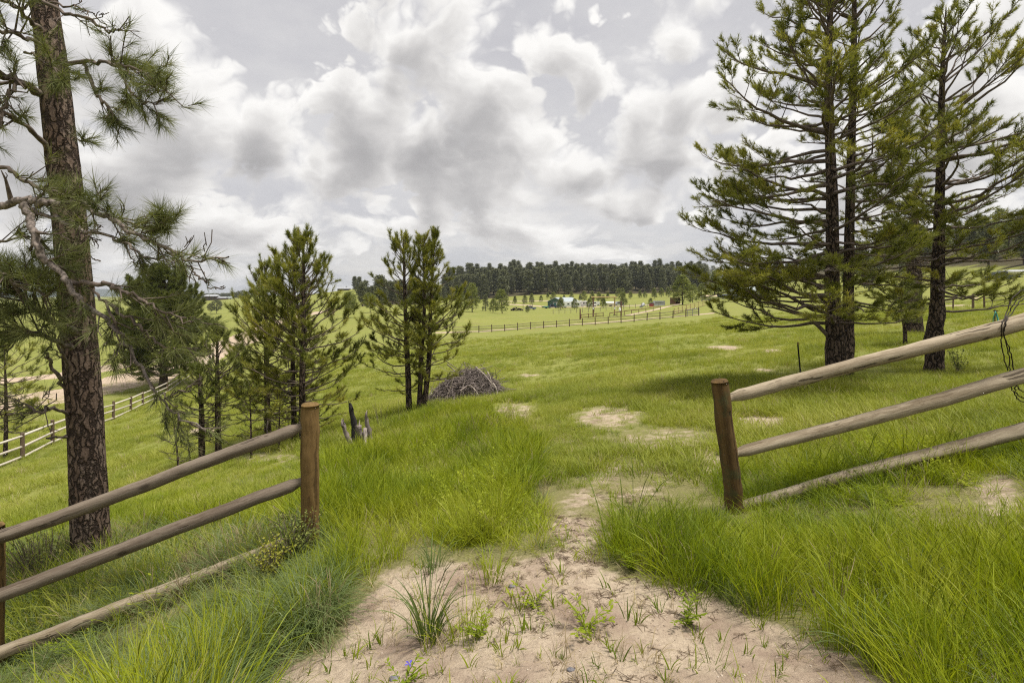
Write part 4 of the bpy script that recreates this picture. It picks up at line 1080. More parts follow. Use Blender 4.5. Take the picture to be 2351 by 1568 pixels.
# ------------------------------------------------------------------ barn yard
P_GREEN = plain('green_siding', (.045, .10, .075), .6, var=.2); P_WHITE = plain('white_paint', (.72, .72, .70), .5, var=.1)
P_ROOF = plain('pale_metal_roof', (.50, .56, .58), .35, .4, var=.12); P_GLASS = plain('dark_glass', (.02, .024, .03), .1, var=.1)
P_TEAL = plain('teal_door', (.03, .13, .13), .5); P_GREY = plain('grey_paint', (.32, .33, .35), .5); P_BLACK = plain('black_rubber', (.02, .02, .02), .8)
P_NAVY = plain('navy_cover', (.018, .026, .06), .6); P_TAN = plain('tan_canvas', (.48, .39, .25), .8); P_RUST = plain('rusty_red', (.13, .062, .042), .8)
P_BROWN = plain('dark_brown_siding', (.085, .055, .045), .7); P_TIMBER = plain('yellow_timber', (.36, .27, .13), .85); P_RAILG = plain('grey_timber', (.22, .18, .14), .9)
P_RED = plain('red_paint', (.30, .03, .035), .5); P_BLUE = plain('blue_grey_paint', (.14, .17, .22), .5); P_LOGS = plain('cut_logs', (.22, .17, .14), .9, var=.6)

# green barn: gable towards the viewer's left
D = 268.
bl = at(1275, D); bl.z -= .1
barn = empty('barn', bl, -.30, 'green metal barn with a pale roof and white trimmed doors', 'barn')
W, L_, E, Rg = 9.4, 17.5, 3.0, 5.1          # gable width, length, eave, ridge
m_ = MB(); m_.prism([(-W/2, 0), (W/2, 0), (W/2, E), (0, Rg-.1), (-W/2, E)], 0, L_)
for i in range(16): m_.box((-W/2+.3+i*.587, -.02, E/2), (.06, .04, E))
w_ = m_.build('wall', P_GREEN, barn)
m_ = MB()
for s_ in (-1, 1):
    sl = math.atan2(Rg-E, W/2)
    m_.add([(s_*(W/2+.5), -.5, E-.5*math.tan(sl)), (0, -.5, Rg), (0, L_+.5, Rg), (s_*(W/2+.5), L_+.5, E-.5*math.tan(sl)),
            (s_*(W/2+.5), -.5, E-.5*math.tan(sl)+.16), (0, -.5, Rg+.16), (0, L_+.5, Rg+.16), (s_*(W/2+.5), L_+.5, E-.5*math.tan(sl)+.16)],
           [(0,1,2,3),(4,5,6,7),(0,1,5,4),(3,2,6,7),(0,3,7,4)])
    for i in range(12):
        yy = -.3+i*(L_+.6)/11
        m_.tube((s_*(W/2+.45), yy, E-.45*math.tan(sl)+.18), (s_*.1, yy, Rg+.14), .05, n=4)
rr_ = m_.build('roof', P_ROOF, barn)
for dx in (-.15, 1.95):
    m_ = MB(); m_.box((dx, -.09, 1.2), (1.95, .08, 2.4)); o = m_.build('door', P_TEAL, barn)
    m_ = MB(); m_.box((dx-1.0, -.15, 1.25), (.14, .06, 2.5)); m_.box((dx+1.0, -.15, 1.25), (.14, .06, 2.5)); m_.build('trim', P_WHITE, o)
m_ = MB(); m_.box((.9, -.16, 2.6), (4.5, .1, .2)); m_.build('door_rail', P_WHITE, barn)
m_ = MB()
for i in range(3): m_.box((W/2+.03, 3.2+i*4.6, 1.9), (.06, 1.2, .9))
m_.build('window', P_GLASS, barn)
barn.rotation_euler = (0, 0, -.62)

def wheel(name, parent, x, y, r=.38, w=.25):
    m_ = MB(); m_.tube((x, y-w/2, r), (x, y+w/2, r), r, n=14)
    o = m_.build(name, P_BLACK, parent, True)
    m_ = MB(); m_.tube((x, y-w/2-.01, r), (x, y+w/2+.01, r), r*.55, n=10); m_.build('rim', P_GREY, o)

def motorhome(px, d, rz, label, L=9.6, H=3.0):
    r = empty('motorhome', at(px, d), rz, label, 'motorhome')
    m_ = MB(); m_.prism([(-L/2, .55), (-L/2-.1, 1.3), (-L/2+.75, 2.2), (-L/2+.55, 2.55), (-L/2+.9, H), (L/2, H), (L/2, .55)], -1.2, 1.2); m_.build('body', P_WHITE, r)
    m_ = MB(); m_.add([(-L/2-.09, -1.05, 1.36), (-L/2-.09, 1.05, 1.36), (-L/2+.72, 1.05, 2.17), (-L/2+.72, -1.05, 2.17), (-L/2+.1, -1.22, 1.42), (-L/2+.95, -1.22, 2.1), (-L/2+.95, -1.22, 1.42)], [(0,1,2,3), (4,5,6)]); m_.build('windshield', P_GLASS, r)
    for x in (-1.6, .4, 2.2, 3.5):
        m_ = MB(); m_.box((x, -1.215, 1.95), (1.0, .03, .6)); m_.build('window', P_GLASS, r)
    m_ = MB(); m_.box((0, -1.21, 1.15), (L*.94, .02, .16)); m_.build('stripe', P_BLUE, r)
    m_ = MB(); m_.box((.5, 0, H+.14), (1.0, .8, .28)); m_.box((3., 0, H+.1), (.5, .5, .2)); m_.build('roof_unit', P_WHITE, r)
    for x in (-L/2+1.6, L/2-2.4):
        for y in (-1.05, 1.05): wheel('wheel', r, x, y, .42)
    return r
motorhome(1311, 256, .12, 'long white motorhome parked beside the green barn', 9.2, 3.0)
motorhome(1331, 262, -.2, 'second white motorhome half hidden behind the first', 7.5, 3.1)

def pickup(px, d, rz, label, col, name='pickup_truck', cat='truck', van=False):
    r = empty(name, at(px, d), rz, label, cat)
    prof = [(-2.6, .45), (-2.6, 1.0), (-1.5, 1.1), (-.9, 1.85), (.5, 1.85), (.75, 1.15), (2.6, 1.15), (2.6, .45)] if not van else [(-2.5, .4), (-2.5, 1.1), (-1.6, 1.3), (-.9, 2.2), (2.5, 2.25), (2.5, .4)]
    m_ = MB(); m_.prism(prof, -.9, .9); m_.build('body', col, r)
    m_ = MB(); m_.prism([(-1.3, 1.2), (-.85, 1.75), (.42, 1.75), (.55, 1.2)], -.92, .92); m_.build('window', P_GLASS, r)
    for x in (-1.7, 1.7):
        for y in (-.85, .85): wheel('wheel', r, x, y, .38)
    return r
pickup(1358, 262, .1, 'white pickup parked right of the motorhomes', P_WHITE)
pickup(1218, 240, .3, 'small dark utility vehicle parked on the grass left of the barn', P_BLUE, 'utility_vehicle', 'vehicle')
pickup(1366, 272, 0., 'white boxy van behind the white pickup', P_WHITE, 'van', 'van', True)
pickup(1269, 258, .2, 'dark car in front of the barn doors', P_NAVY, 'parked_car', 'car')
pickup(1420, 262, .3, 'grey van behind the right post of the gate frame', P_GREY, 'van', 'van', True)

def boat(px, d, rz, label, L, H, cover, hull, name='boat', cat='boat', up=.7):
    r = empty(name, at(px, d), rz, label, cat)
    n = 9; V = []; F = []
    for i in range(n):
        t = i/(n-1); x = -L/2+L*t; w = 1.15*(1-max(0, (.45-t)/.45)**2.2)+.03; k = .35*max(0, (.35-t)/.35)
        V += [(x, -w, up+H*.55+k), (x, -w*.65, up+H*.12+k), (x, 0, up+k*1.2), (x, w*.65, up+H*.12+k), (x, w, up+H*.55+k), (x, w*.5, up+H*(.85 if t > .3 else .62)+k*.4), (x, -w*.5, up+H*(.85 if t > .3 else .62)+k*.4)]
    for i in range(n-1):
        for j in range(4): F.append((i*7+j, i*7+j+1, i*7+j+8, i*7+j+7))
    F += [(0, 1, 2, 3, 4, 5, 6), tuple((n-1)*7+j for j in (6, 5, 4, 3, 2, 1, 0))]
    m_ = MB(); m_.add(V, F); m_.build('hull', hull, r, True)
    G = []
    for i in range(n-1):
        for a_, b_ in ((4, 5), (5, 6), (6, 0)): G.append((i*7+a_, i*7+b_, i*7+b_+7, i*7+a_+7))
    m_ = MB(); m_.add([(x, y*1.01, z+.02) for x, y, z in V], G); m_.build('cover', cover, r, True)
    m_ = MB(); m_.box((.3, 0, .5), (L*.9, .12, .12)); m_.box((L*.2, 0, .45), (.15, 1.9, .12))
    for x in (-L*.2, L*.3): m_.box((x, 0, .6), (.12, 1.4, .25))
    m_.tube((-L/2+.5, 0, 0), (-L/2+.5, 0, .6), .05, n=6)
    t_ = m_.build('trailer', P_GREY, r)
    for y in (-.9, .9):
        mm = MB(); mm.tube((L*.2, y-.1, .33), (L*.2, y+.1, .33), .33, n=12); mm.build('wheel', P_BLACK, r)
    return r
boat(1669, 158, .05, 'navy blue covered boat on a trailer at the top of the field', 6.4, 1.5, P_NAVY, P_NAVY)
boat(1396, 255, .1, 'white boat on a trailer between the gate posts', 6., 2.2, P_WHITE, P_WHITE)
boat(1251, 255, .2, 'green covered dinghy on a trailer beside the barn', 3.4, .9, plain('green_cover', (.03, .16, .10)), P_TEAL, 'dinghy', 'boat', .35)
boat(1625, 157, .1, 'tan and white boat with a raised cover left of the navy boat', 5., 1.5, P_TAN, P_WHITE)
boat(2318, 104, -.15, 'pale covered boat parked high on the right hillside', 4.6, 1.3, P_GREY, P_WHITE)
pickup(2297, 101, .2, 'dark blue car beside the pale boat on the hillside', P_NAVY, 'parked_car', 'car')
r = empty('camper', at(1712, 163), .15, 'white cabover camper with a dark side window behind the twin pine', 'camper')
m_ = MB(); m_.prism([(-1.9, .7), (-1.9, 1.9), (-2.9, 2.0), (-2.9, 2.7), (-2.4, 3.1), (2.2, 3.1), (2.2, .7)], -1.1, 1.1); m_.build('body', P_WHITE, r)
m_ = MB(); m_.box((.5, -1.115, 2.0), (1.2, .03, .7)); m_.build('window', P_GLASS, r)
m_ = MB(); m_.box((-1.1, -1.115, 1.7), (.7, .03, 1.5)); m_.build('door', P_GREY, r)
for y in (-1., 1.): wheel('wheel', r, .8, y, .4)
r = empty('house', at(1716, 205), .1, 'pale roofed house half hidden behind the white camper', 'house')
m_ = MB(); m_.prism([(-6, 0), (6, 0), (6, 2.7), (-6, 2.7)], -4, 4); m_.build('wall', P_GREY, r)
m_ = MB(); m_.add([(-6.4, -4.5, 2.6), (6.4, -4.5, 2.6), (6.4, 0, 4.6), (-6.4, 0, 4.6), (6.4, 4.5, 2.6), (-6.4, 4.5, 2.6)], [(0,1,2,3), (3,2,4,5), (0,3,5), (1,4,2)]); m_.build('roof', P_ROOF, r)
for x in (-3.5, 0, 3.5):
    m_ = MB(); m_.box((x, -4.02, 1.6), (1.2, .05, 1.1)); m_.build('window', P_GLASS, r)

r = empty('shed', at(1550, 152), -.1, 'rusty red open shed beside the lone bushy pine', 'shed'); r.scale = (.72, .8, .85)
m_ = MB(); m_.box((-1.75, 0, 1.15), (.12, 2.4, 2.3)); m_.box((1.75, 0, 1.15), (.12, 2.4, 2.3)); m_.box((0, 1.14, 1.15), (3.4, .1, 2.3)); m_.box((-.9, -1.15, 1.15), (1.6, .1, 2.2)); m_.build('wall', P_RUST, r)
m_ = MB(); m_.prism([(-2.1, 2.3), (2.1, 2.3), (2.1, 2.45), (-2.1, 2.45)], -1.5, 1.5); m_.build('roof', P_TAN, r)
r = empty('feed_bin', at(1496, 205), .1, 'bright red square feed bin beyond the wire fence', 'bin')
m_ = MB(); m_.box((0, 0, .85), (1.5, 1.2, 1.7)); m_.build('body', P_RED, r)
m_ = MB(); m_.prism([(-.9, 1.7), (.9, 1.7), (0, 2.0)], -.7, .7); m_.build('lid', P_BLACK, r)
r = empty('culvert_pipe', at(1476, 195), .2, 'pale grey metal pipe leaning in the pasture beyond the gate', 'pipe')
m_ = MB(); m_.tube((-1.0, 0, .2), (.5, 0, 1.9), .55, n=14, caps=True); m_.build('pipe', P_GREY, r, True)
m_ = MB(); m_.tube((1.2, 0, 0), (.55, 0, 1.8), .12, n=6); m_.build('prop', P_RAILG, r)
r = empty('stock_trailer', at(1512, 210), .1, 'pale stock trailer with dark slots by the red bin', 'trailer')
m_ = MB(); m_.prism([(-2.2, .5), (2.2, .5), (2.2, 2.6), (-1.8, 2.6), (-2.2, 1.7)], -1., 1.); m_.build('body', P_GREY, r)
m_ = MB(); m_.box((0, -1.02, 1.9), (3.6, .03, .25)); m_.build('vent', P_BLACK, r)
for x in (-.5, .5): wheel('wheel', r, x, -.9, .35)
c = Cloud(); A = []; R = []
for i in range(90):
    x = RNG.uniform(-2.6, 2.6); A.append([[x, -1.2+RNG.normal(0, .15), z0 := RNG.uniform(.1, 1.5)*(1-(x/3.4)**2)], [x+RNG.normal(0, .2), 0, z0+RNG.normal(0, .06)], [x+RNG.normal(0, .2), 1.2, z0]]); R.append([RNG.uniform(.1, .2)]*3)
V_, F_ = tubes(np.array(A), np.array(R), 7); c.add(V_, F_)
o = link('log_pile', c.mesh('log_pile', True), P_LOGS, None, at(1186, 225)); tag(o, 'stack of cut grey logs in the meadow left of the barn', 'log pile', None, 'stuff')
for k, (px, d, h, lab) in enumerate(((1201, 222, 5.4, 'bare wooden utility pole just right of the log pile'), (1217, 238, 5.6, 'bare wooden pole behind the small utility vehicle'), (1223, 250, 5.2, 'thin bare pole nearest the barn'))):
    m_ = MB(); m_.tube((0, 0, -.2), (0, 0, h), .13, .09, 8); m_.box((0, 0, h-.4), (.9, .1, .1)); m_.tube((.4, 0, h-.35), (.4, 0, h-.2), .04, n=6); m_.tube((-.4, 0, h-.35), (-.4, 0, h-.2), .04, n=6)
    o = m_.build('utility_pole', P_RAILG, None, False, at(px, d)); tag(o, lab, 'pole', 'poles left of the barn')

# ------------------------------------------------------------------ field fences
def line_fence(name, posts, label, prad, ph, mats, rails, rr_, group=None, sides=6):
    b0 = Vector(posts[0]); r = empty(name, b0, 0, label, 'fence', group)
    mp = MB(); mp.tube((0, 0, -.2), (0, 0, 1), prad, prad*.95, 8); mpm = mp.mesh('post')
    for p in posts:
        o = link('post', mpm, mats[0], r); o.location = Vector(p)-b0; o.scale = (1, 1, ph*RNG.uniform(.95, 1.06)); o.rotation_euler = (RNG.normal(0, .02), RNG.normal(0, .02), RNG.uniform(0, 6))
    if rails:
        mr = MB(); mr.tube((0, 0, 0), (1, 0, 0), rr_, rr_*.85, sides); mrm = mr.mesh('rail', True)
        for p, q in zip(posts[:-1], posts[1:]):
            p, q = Vector(p), Vector(q)
            for z in rails:
                a_ = p+Vector((0, 0, z+RNG.normal(0, .02))); d_ = q+Vector((0, 0, z+RNG.normal(0, .02)))-a_
                o = link('rail', mrm, mats[1], r); o.location = a_-b0; o.scale = (d_.length, 1, 1); o.rotation_mode = 'QUATERNION'; o.rotation_quaternion = Vector((1, 0, 0)).rotation_difference(d_.normalized())
    return r
P_RAILW = wood_mat('pale_rail', (.42, .37, .31), (.58, .53, .46), (.24, .2, .16), 'X', .4, .4, .4)  # pale grained timber for the valley fence rails
P_POSTB = plain('brown_post', (.13, .09, .06), .9)
fp = [at(*p) for p in ((-26, 21.2), (52, 22.5), (121, 25.8), (190, 30.), (260, 34.), (300, 38.5), (328, 43.), (354, 48.), (384, 53.), (412, 58.), (440, 63.), (466, 69.), (490, 76.))]
line_fence('valley_fence', fp, 'long pale rail fence running down the valley along the dirt road', .085, 1.18, (P_POSTB, P_RAILW), (1.02, .58, .12), .062)
fp = [at(1040+29.7*i, 95.2-.56*i) for i in range(20)]
line_fence('meadow_fence', fp, 'long dark three rail fence crossing the meadow beyond the brush pile', .085, 1.32, (P_POSTB, P_RAILG), (1.1, .68, .25), .055)
fp = [at(1580+13*i+30, 88+3.2*i) for i in range(-7, 2)]
line_fence('corral_fence', [at(1548+9.4*i, 98+3.4*i) for i in range(9)], 'yellow timber fence with close posts climbing behind the meadow fence', .07, 1.3, (P_TIMBER, P_TIMBER), (1.15, .7, .25), .07)
line_fence('pipe_fence', [at(1400+16.6*i, 112+1.2*i) for i in range(8)], 'low rusty pipe fence behind the right part of the meadow fence', .07, .95, (P_RUST, P_RUST), (.88,), .09)
line_fence('pipe_fence', [at(1334+17*i, 115) for i in range(4)], 'short low rusty fence left of the timber gate frame', .08, 1.0, (P_RUST, P_RUST), (.8, .25), .08)
line_fence('wire_fence', [at(1270+13.5*i, 150+(i > 8)*(i-8)*.8) for i in range(23)], 'thin line of wire fence posts across the pasture', .07, 1.35, (P_RAILG, P_GREY), (1.1, .6), .012)
line_fence('metal_gate', [at(1578, 86.5), at(1590, 86.), at(1605, 85.4)], 'pale metal pipe gate at the right end of the meadow fence', .05, 1.2, (P_GREY, P_GREY), (1.15, .85, .5, .2), .035)
# timber gate frame
r = empty('gate_frame', at(1400, 117), 0, 'tall timber gate frame with a crossbeam standing by the corral', 'gate frame')
s117 = 117/FPX
x0, x1 = (1362-1400)*s117, (1411-1400)*s117
for x, m in ((x0, P_RUST), (x1, P_TIMBER)):
    mm = MB(); z0 = gz(at(1400, 117).x+x, 117)-r.location.z
    mm.tube((x, 0, z0-.3), (x, 0, 4.15), .17, .15, 8); p_ = mm.build('post', m, r)
    mm = MB(); mm.box((x, -.17, 1.75), (.30, .04, .5)); mm.build('sign', P_WHITE, p_)
mm = MB(); mm.tube((x0-.5, 0, 4.25), (x1+.5, 0, 4.28), .16, n=8); mm.build('crossbeam', P_TIMBER, r)
mm = MB(); mm.box((x1, -.3, .12), (.7, .5, .24)); mm.build('base_block', P_BLACK, r)
m_ = MB(); m_.tube((0, 0, -.2), (0, 0, 3.3), .16, .14, 8); o = m_.build('fence_post', P_RUST, None, False, at(1426, 112)); tag(o, 'tall rust red post right of the timber gate frame', 'post')
m_ = MB(); m_.tube((0, 0, -.2), (0, 0, 2.3), .15, .13, 8); o = m_.build('fence_post', P_RUST, None, False, at(1332, 112)); tag(o, 'rust red post left of the timber gate frame', 'post')
m_ = MB()
for k, (z, rd) in enumerate(((0, .2), (.25, .26), (.55, .2), (.8, .05))): pass
m_.tube((0, 0, .5), (0, 0, 1.0), .22, .26, 10); m_.tube((0, 0, 1.0), (0, 0, 1.35), .26, .1, 10); o = m_.build('feed_sack', P_WHITE, None, True, at(1423, 111, .6)); tag(o, 'white bag hanging on the rust red post', 'bag')
# right pasture bits
line_fence('pasture_fence', [at(2120, 46), at(2188, 42)], 'short single rail fence seen left of the straight pine trunk', .06, 1.15, (P_POSTB, P_RAILG), (.75,), .045)
m_ = MB(); m_.tube((0, 0, -.2), (0, 0, 1.25), .085, .08, 8); o = m_.build('fence_post', P_POSTB, None, False, at(2234, 39)); tag(o, 'single brown post in the pasture right of the straight pine', 'post')
line_fence('pasture_gate', [at(2260, 40), at(2318, 39)], 'dark three rail pasture gate near the right picture edge', .07, 1.0, (P_POSTB, P_RAILG), (.85, .55, .12), .035)
c = Cloud(); a = np.linspace(0, 2*np.pi, 40)
hb = at(2286, 19.)
P = np.stack([.08*np.cos(a)+.015*np.sin(2*a), .05*np.sin(a*2), .62+.24*np.sin(a)], 1)
for k in range(3):
    V_, F_ = tubes((P*np.array([1-.1*k, 1, 1])+np.array([.012*k, .02*k, 0]))[None], np.full((1, 40), .016), 7); c.add(V_, F_)
hs = empty('hose_loop', hb, 0, 'loop of turquoise hose hanging on a short stake beyond the right rails', 'hose')
link('hose', c.mesh('hose', True), plain('turquoise_hose', (.08, .36, .30), .35), hs)
m_ = MB(); m_.tube((0, .03, -.2), (0, .03, .92), .02, n=8); m_.box((0, 0, .87), (.06, .16, .04)); m_.build('stake', P_POSTB, hs)

# far houses
def house(px, d, rz, label, W, Dp, H, R, wall, roof, wing=0):
    r = empty('house', at(px, d, -.3), rz, label, 'house')
    m_ = MB(); m_.prism([(-W/2, 0), (W/2, 0), (W/2, H), (-W/2, H)], -Dp/2, Dp/2)
    if wing: m_.prism([(W/2+.02, 0), (W/2+wing, 0), (W/2+wing, H*.6), (W/2+.02, H*.6)], -Dp/2+.4, Dp/2-.4)
    m_.build('wall', wall, r)
    m_ = MB(); m_.add([(-W/2-.6, -Dp/2-.6, H-.1), (W/2+.6, -Dp/2-.6, H-.1), (W/2-.5, 0, H+R), (-W/2+.5, 0, H+R), (W/2+.6, Dp/2+.6, H-.1), (-W/2-.6, Dp/2+.6, H-.1)], [(0,1,2,3), (3,2,4,5), (0,3,5), (1,4,2)])
    if wing: m_.add([(W/2+.1, -Dp/2, H*.6), (W/2+wing+.5, -Dp/2, H*.6), (W/2+wing+.3, 0, H*.6+R*.7), (W/2+.1, 0, H*.6+R*.7), (W/2+wing+.5, Dp/2, H*.6), (W/2+.1, Dp/2, H*.6)], [(0,1,2,3), (3,2,4,5), (1,4,2)])
    rf_ = m_.build('roof', roof, r)
    mm = MB(); mm.box((W*.2, .5, H+R), (1., 1., 1.8)); mm.build('chimney', P_GREY, rf_)
    for i in range(4):
        for z in ((H*.3, H*.75) if H > 4 else (H*.5,)):
            mm = MB(); mm.box((-W*.36+i*W*.24, -Dp/2-.02, z), (W*.11, .06, 1.2)); mm.build('window', P_GLASS, r)
    return r
house(487, 505, .15, 'dark brown two storey house on the horizon at left', 11, 8, 4.4, 1.7, P_BROWN, P_GREY, 8)
house(527, 520, .1, 'small white house right of the dark brown one', 5.2, 5, 1.9, .8, P_WHITE, P_ROOF)
house(790, 418, .1, 'low grey house on the grassy knoll left of the centre clump', 9, 7, 1.7, 1.2, P_BROWN, P_GREY)
house(690, 330, 0., 'low pinkish shed roof seen through the left clump', 9, 6, 2.2, 1.2, P_TAN, P_GREY)

# ------------------------------------------------------------------ grass
M_G_TALL = leaf_mat('tall_grass_blades', [(0, (.10, .155, .014)), (.35, (.22, .285, .014)), (.7, (.33, .375, .02)), (1, (.43, .44, .08))], .45, .5, False, .9)
M_G_ARCH = leaf_mat('arching_grass_blades', [(0, (.07, .11, .034)), (.5, (.145, .195, .06)), (1, (.27, .31, .14))], .4, .45, False, 1.3)
M_G_SHORT = leaf_mat('short_grass_blades', [(0, (.165, .205, .028)), (.4, (.255, .29, .038)), (.75, (.325, .345, .055)), (1, (.41, .39, .12))], .4, .6, False, .35)
M_G_DRY = leaf_mat('dry_grass_blades', [(0, (.26, .20, .11)), (1, (.50, .42, .25))], .25, .7, False, 1.)

def tuft_mesh(name, m, blades, h, w, spread, bend, seg=4, seed=0, hv=.35, seeds=0, fold=0.):
    rng = np.random.default_rng(seed); cl = Cloud()
    B = blades
    a = rng.uniform(0, 6.283, B); r0 = spread*np.sqrt(rng.random(B))
    bx, by = r0*np.cos(a+rng.normal(0, .8, B)), r0*np.sin(a+rng.normal(0, .8, B))
    H = h*(1+hv*rng.uniform(-1, .6, B)); bd = bend*rng.uniform(.3, 1.5, B)
    lean = rng.uniform(.05, .35, B)
    s = np.linspace(0, 1, seg+1)[None]
    th_ = lean[:, None]+bd[:, None]*s**1.6
    ds = H[:, None]/seg
    hx = np.concatenate([np.zeros((B, 1)), np.cumsum(np.sin(th_[:, 1:])*ds, 1)], 1); hz = np.concatenate([np.zeros((B, 1)), np.cumsum(np.cos(th_[:, 1:])*ds, 1)], 1)
    C = np.stack([bx[:, None]+hx*np.cos(a)[:, None], by[:, None]+hx*np.sin(a)[:, None], hz], -1)
    tw = rng.uniform(-1.2, 1.2, B); sd = np.stack([-np.sin(a+tw), np.cos(a+tw), np.zeros(B)], -1)[:, None]
    wd = (w*rng.uniform(.6, 1.3, B))[:, None]*np.sqrt(np.clip(1-s**1.5, .0, 1))*(.6+.4*np.minimum(1, s*4+.3)); wd[:, -1] = w*.08
    Lf = C-sd*wd[..., None]*.5; Rt = C+sd*wd[..., None]*.5
    V = np.stack([Lf, Rt], 2).reshape(-1, 3)
    idx = np.arange(B*(seg+1)*2).reshape(B, seg+1, 2)
    F = np.stack([idx[:, :-1, 0], idx[:, :-1, 1], idx[:, 1:, 1], idx[:, 1:, 0]], -1).reshape(-1, 4)
    cl.add(V, F)
    for k in range(seeds):   # seed heads on upright stems
        aa = rng.uniform(0, 6.283); hh = h*rng.uniform(1.05, 1.35); q = rng.uniform(.05, .3)
        P = np.array([[0, 0, 0], [q*.3*hh*math.cos(aa), q*.3*hh*math.sin(aa), hh*.5], [q*hh*math.cos(aa), q*hh*math.sin(aa), hh*.85], [q*1.6*hh*math.cos(aa), q*1.6*hh*math.sin(aa), hh]])
        V, F = tubes(P[None], np.array([[.0016, .0014, .0028, .0008]]), 3); cl.add(V, F)
    me = cl.mesh(name, True); me.materials.append(m)
    return me

def weed_mesh(name, seed, stems=6, h=.16, leaf=.035):
    rng = np.random.default_rng(seed); cl = Cloud()
    for k in range(stems):
        a = rng.uniform(0, 6.28); l = h*rng.uniform(.6, 1.2); e = rng.uniform(.3, 1.2)
        P = smooth_path([np.zeros(3), np.array([math.cos(a)*l*.4*math.cos(e), math.sin(a)*l*.4*math.cos(e), l*.5*math.sin(e)+.01]), np.array([math.cos(a)*l*math.cos(e), math.sin(a)*l*math.cos(e), l*math.sin(e)])], 7)
        V, F = tubes(P[None], np.full((1, 7), .0016), 4); cl.add(V, F)
        for j in range(1, 7):
            for s in (-1, 1):
                aa = a+s*rng.uniform(.5, 1.2); d = np.array([math.cos(aa), math.sin(aa), rng.uniform(0, .6)]); d /= np.linalg.norm(d)
                sd = norm(np.cross(d, [0, 0, 1])); ll = leaf*rng.uniform(.6, 1.2); b = P[j]
                V = np.array([b, b+d*ll*.5+sd*ll*.2, b+d*ll, b+d*ll*.5-sd*ll*.2]); cl.add(V, np.array([[0, 1, 2, 3]]))
    me = cl.mesh(name); me.materials.append(M_G_TALL); return me
def scatter(name, label, kinds, P, idx, rot, scl):
    """one growth of tufts set out over points"""
    src = bpy.data.collections.new(name+' tufts')
    for i, me_ in enumerate(kinds):
        o = bpy.data.objects.new('%s tuft %02d' % (name, i), me_); src.objects.link(o)
    me = bpy.data.meshes.new(name); me.vertices.add(len(P)); me.vertices.foreach_set('co', np.asarray(P, np.float32).ravel())
    for nm, ty, dat, key in (('idx', 'INT', idx.astype(np.int32), 'value'), ('rot', 'FLOAT_VECTOR', rot.astype(np.float32).ravel(), 'vector'), ('scl', 'FLOAT_VECTOR', scl.astype(np.float32).ravel(), 'vector')):
        at_ = me.attributes.new(nm, ty, 'POINT'); at_.data.foreach_set(key, dat)
    me.update()
    o = link(name, me)
    ng = bpy.data.node_groups.new(name, 'GeometryNodeTree')
    ng.interface.new_socket('Geometry', in_out='INPUT', socket_type='NodeSocketGeometry'); ng.interface.new_socket('Geometry', in_out='OUTPUT', socket_type='NodeSocketGeometry')
    nn = ng.nodes; gi = nn.new('NodeGroupInput'); go = nn.new('NodeGroupOutput')
    ci = nn.new('GeometryNodeCollectionInfo'); ci.inputs['Collection'].default_value = src; ci.inputs['Separate Children'].default_value = True; ci.inputs['Reset Children'].default_value = True
    ip = nn.new('GeometryNodeInstanceOnPoints'); ip.inputs['Pick Instance'].default_value = True
    def attr(nm, ty):
        a_ = nn.new('GeometryNodeInputNamedAttribute'); a_.data_type = ty; a_.inputs['Name'].default_value = nm; return a_.outputs['Attribute']
    L_ = ng.links.new
    L_(gi.outputs[0], ip.inputs['Points']); L_(ci.outputs[0], ip.inputs['Instance']); L_(attr('idx', 'INT'), ip.inputs['Instance Index'])
    L_(attr('rot', 'FLOAT_VECTOR'), ip.inputs['Rotation']); L_(attr('scl', 'FLOAT_VECTOR'), ip.inputs['Scale']); L_(ip.outputs[0], go.inputs[0])
    md = o.modifiers.new('growth', 'NODES'); md.node_group = ng
    return tag(o, label, 'grass', None, 'stuff')

def vnoise(X, Y, f, seed):
    r = np.random.default_rng(seed); z = np.zeros(len(X))
    for k in range(10):
        a = r.uniform(0, 6.28); ff = f*r.uniform(.6, 2.2); z += np.sin((X*math.cos(a)+Y*math.sin(a))*ff+r.uniform(0, 6.28))
    return z/3.2

def sample(n, r0, r1, ang=52, seed=1, power=0.):
    r = np.random.default_rng(seed)
    t = np.radians(r.uniform(-ang, ang, n)); u = r.random(n)
    if power: R = (r0**power+u*(r1**power-r0**power))**(1/power)
    else: R = r0*(r1/r0)**u
    X = R*np.sin(t); Y = R*np.cos(t)
    return X, Y, r
PATH = [(1080,1310),(1190,1190),(1240,1080),(1250,1000),(1120,930),(1640,895),(1690,1000),(1660,1090),(1560,1180),(1420,1275)]
BACKR = [(1690,900),(2351,700),(2600,700),(2600,1090),(2351,1000),(1710,1150)]

# tall lush growth round the gate
X, Y, r = sample(42000, 1.45, 15.5, 54, 3, .55)
Z = height(X, Y); px, py = survey(X, Y, Z); R_ = np.hypot(X, Y)
br = bare(X, Y, Z)+.17*vnoise(X, Y, 2.2, 5)+.13*vnoise(X, Y, 7., 25)
pth = in_poly(px, py, PATH); bk = in_poly(px, py, BACKR)
dens = np.clip((.52-br)/.22, .0, 1)+.05*(br < .8)
dens = np.where(pth, dens*.30, dens); dens = np.where(bk, dens*.7, dens); dens *= np.clip(.74+.5*vnoise(X, Y, 1.8, 31)+.3*vnoise(X, Y, 5., 32), .22, 1)
far_fade = np.clip((15.-R_)/5., 0, 1)
mound = (px > 740) & (px < 1260) & (py > 920)
leftb = (px < 720) & (py < 1200)
dens *= np.where(mound, 1., np.clip(far_fade+.12+.7*np.clip(vnoise(X, Y, 1.5, 77)*3-1.6, 0, 1), 0, 1)); dens *= np.where(leftb, .55, 1.); dens *= np.where((px > 1450) & (py > 1130), .72, 1.)
keep = r.random(len(X)) < dens
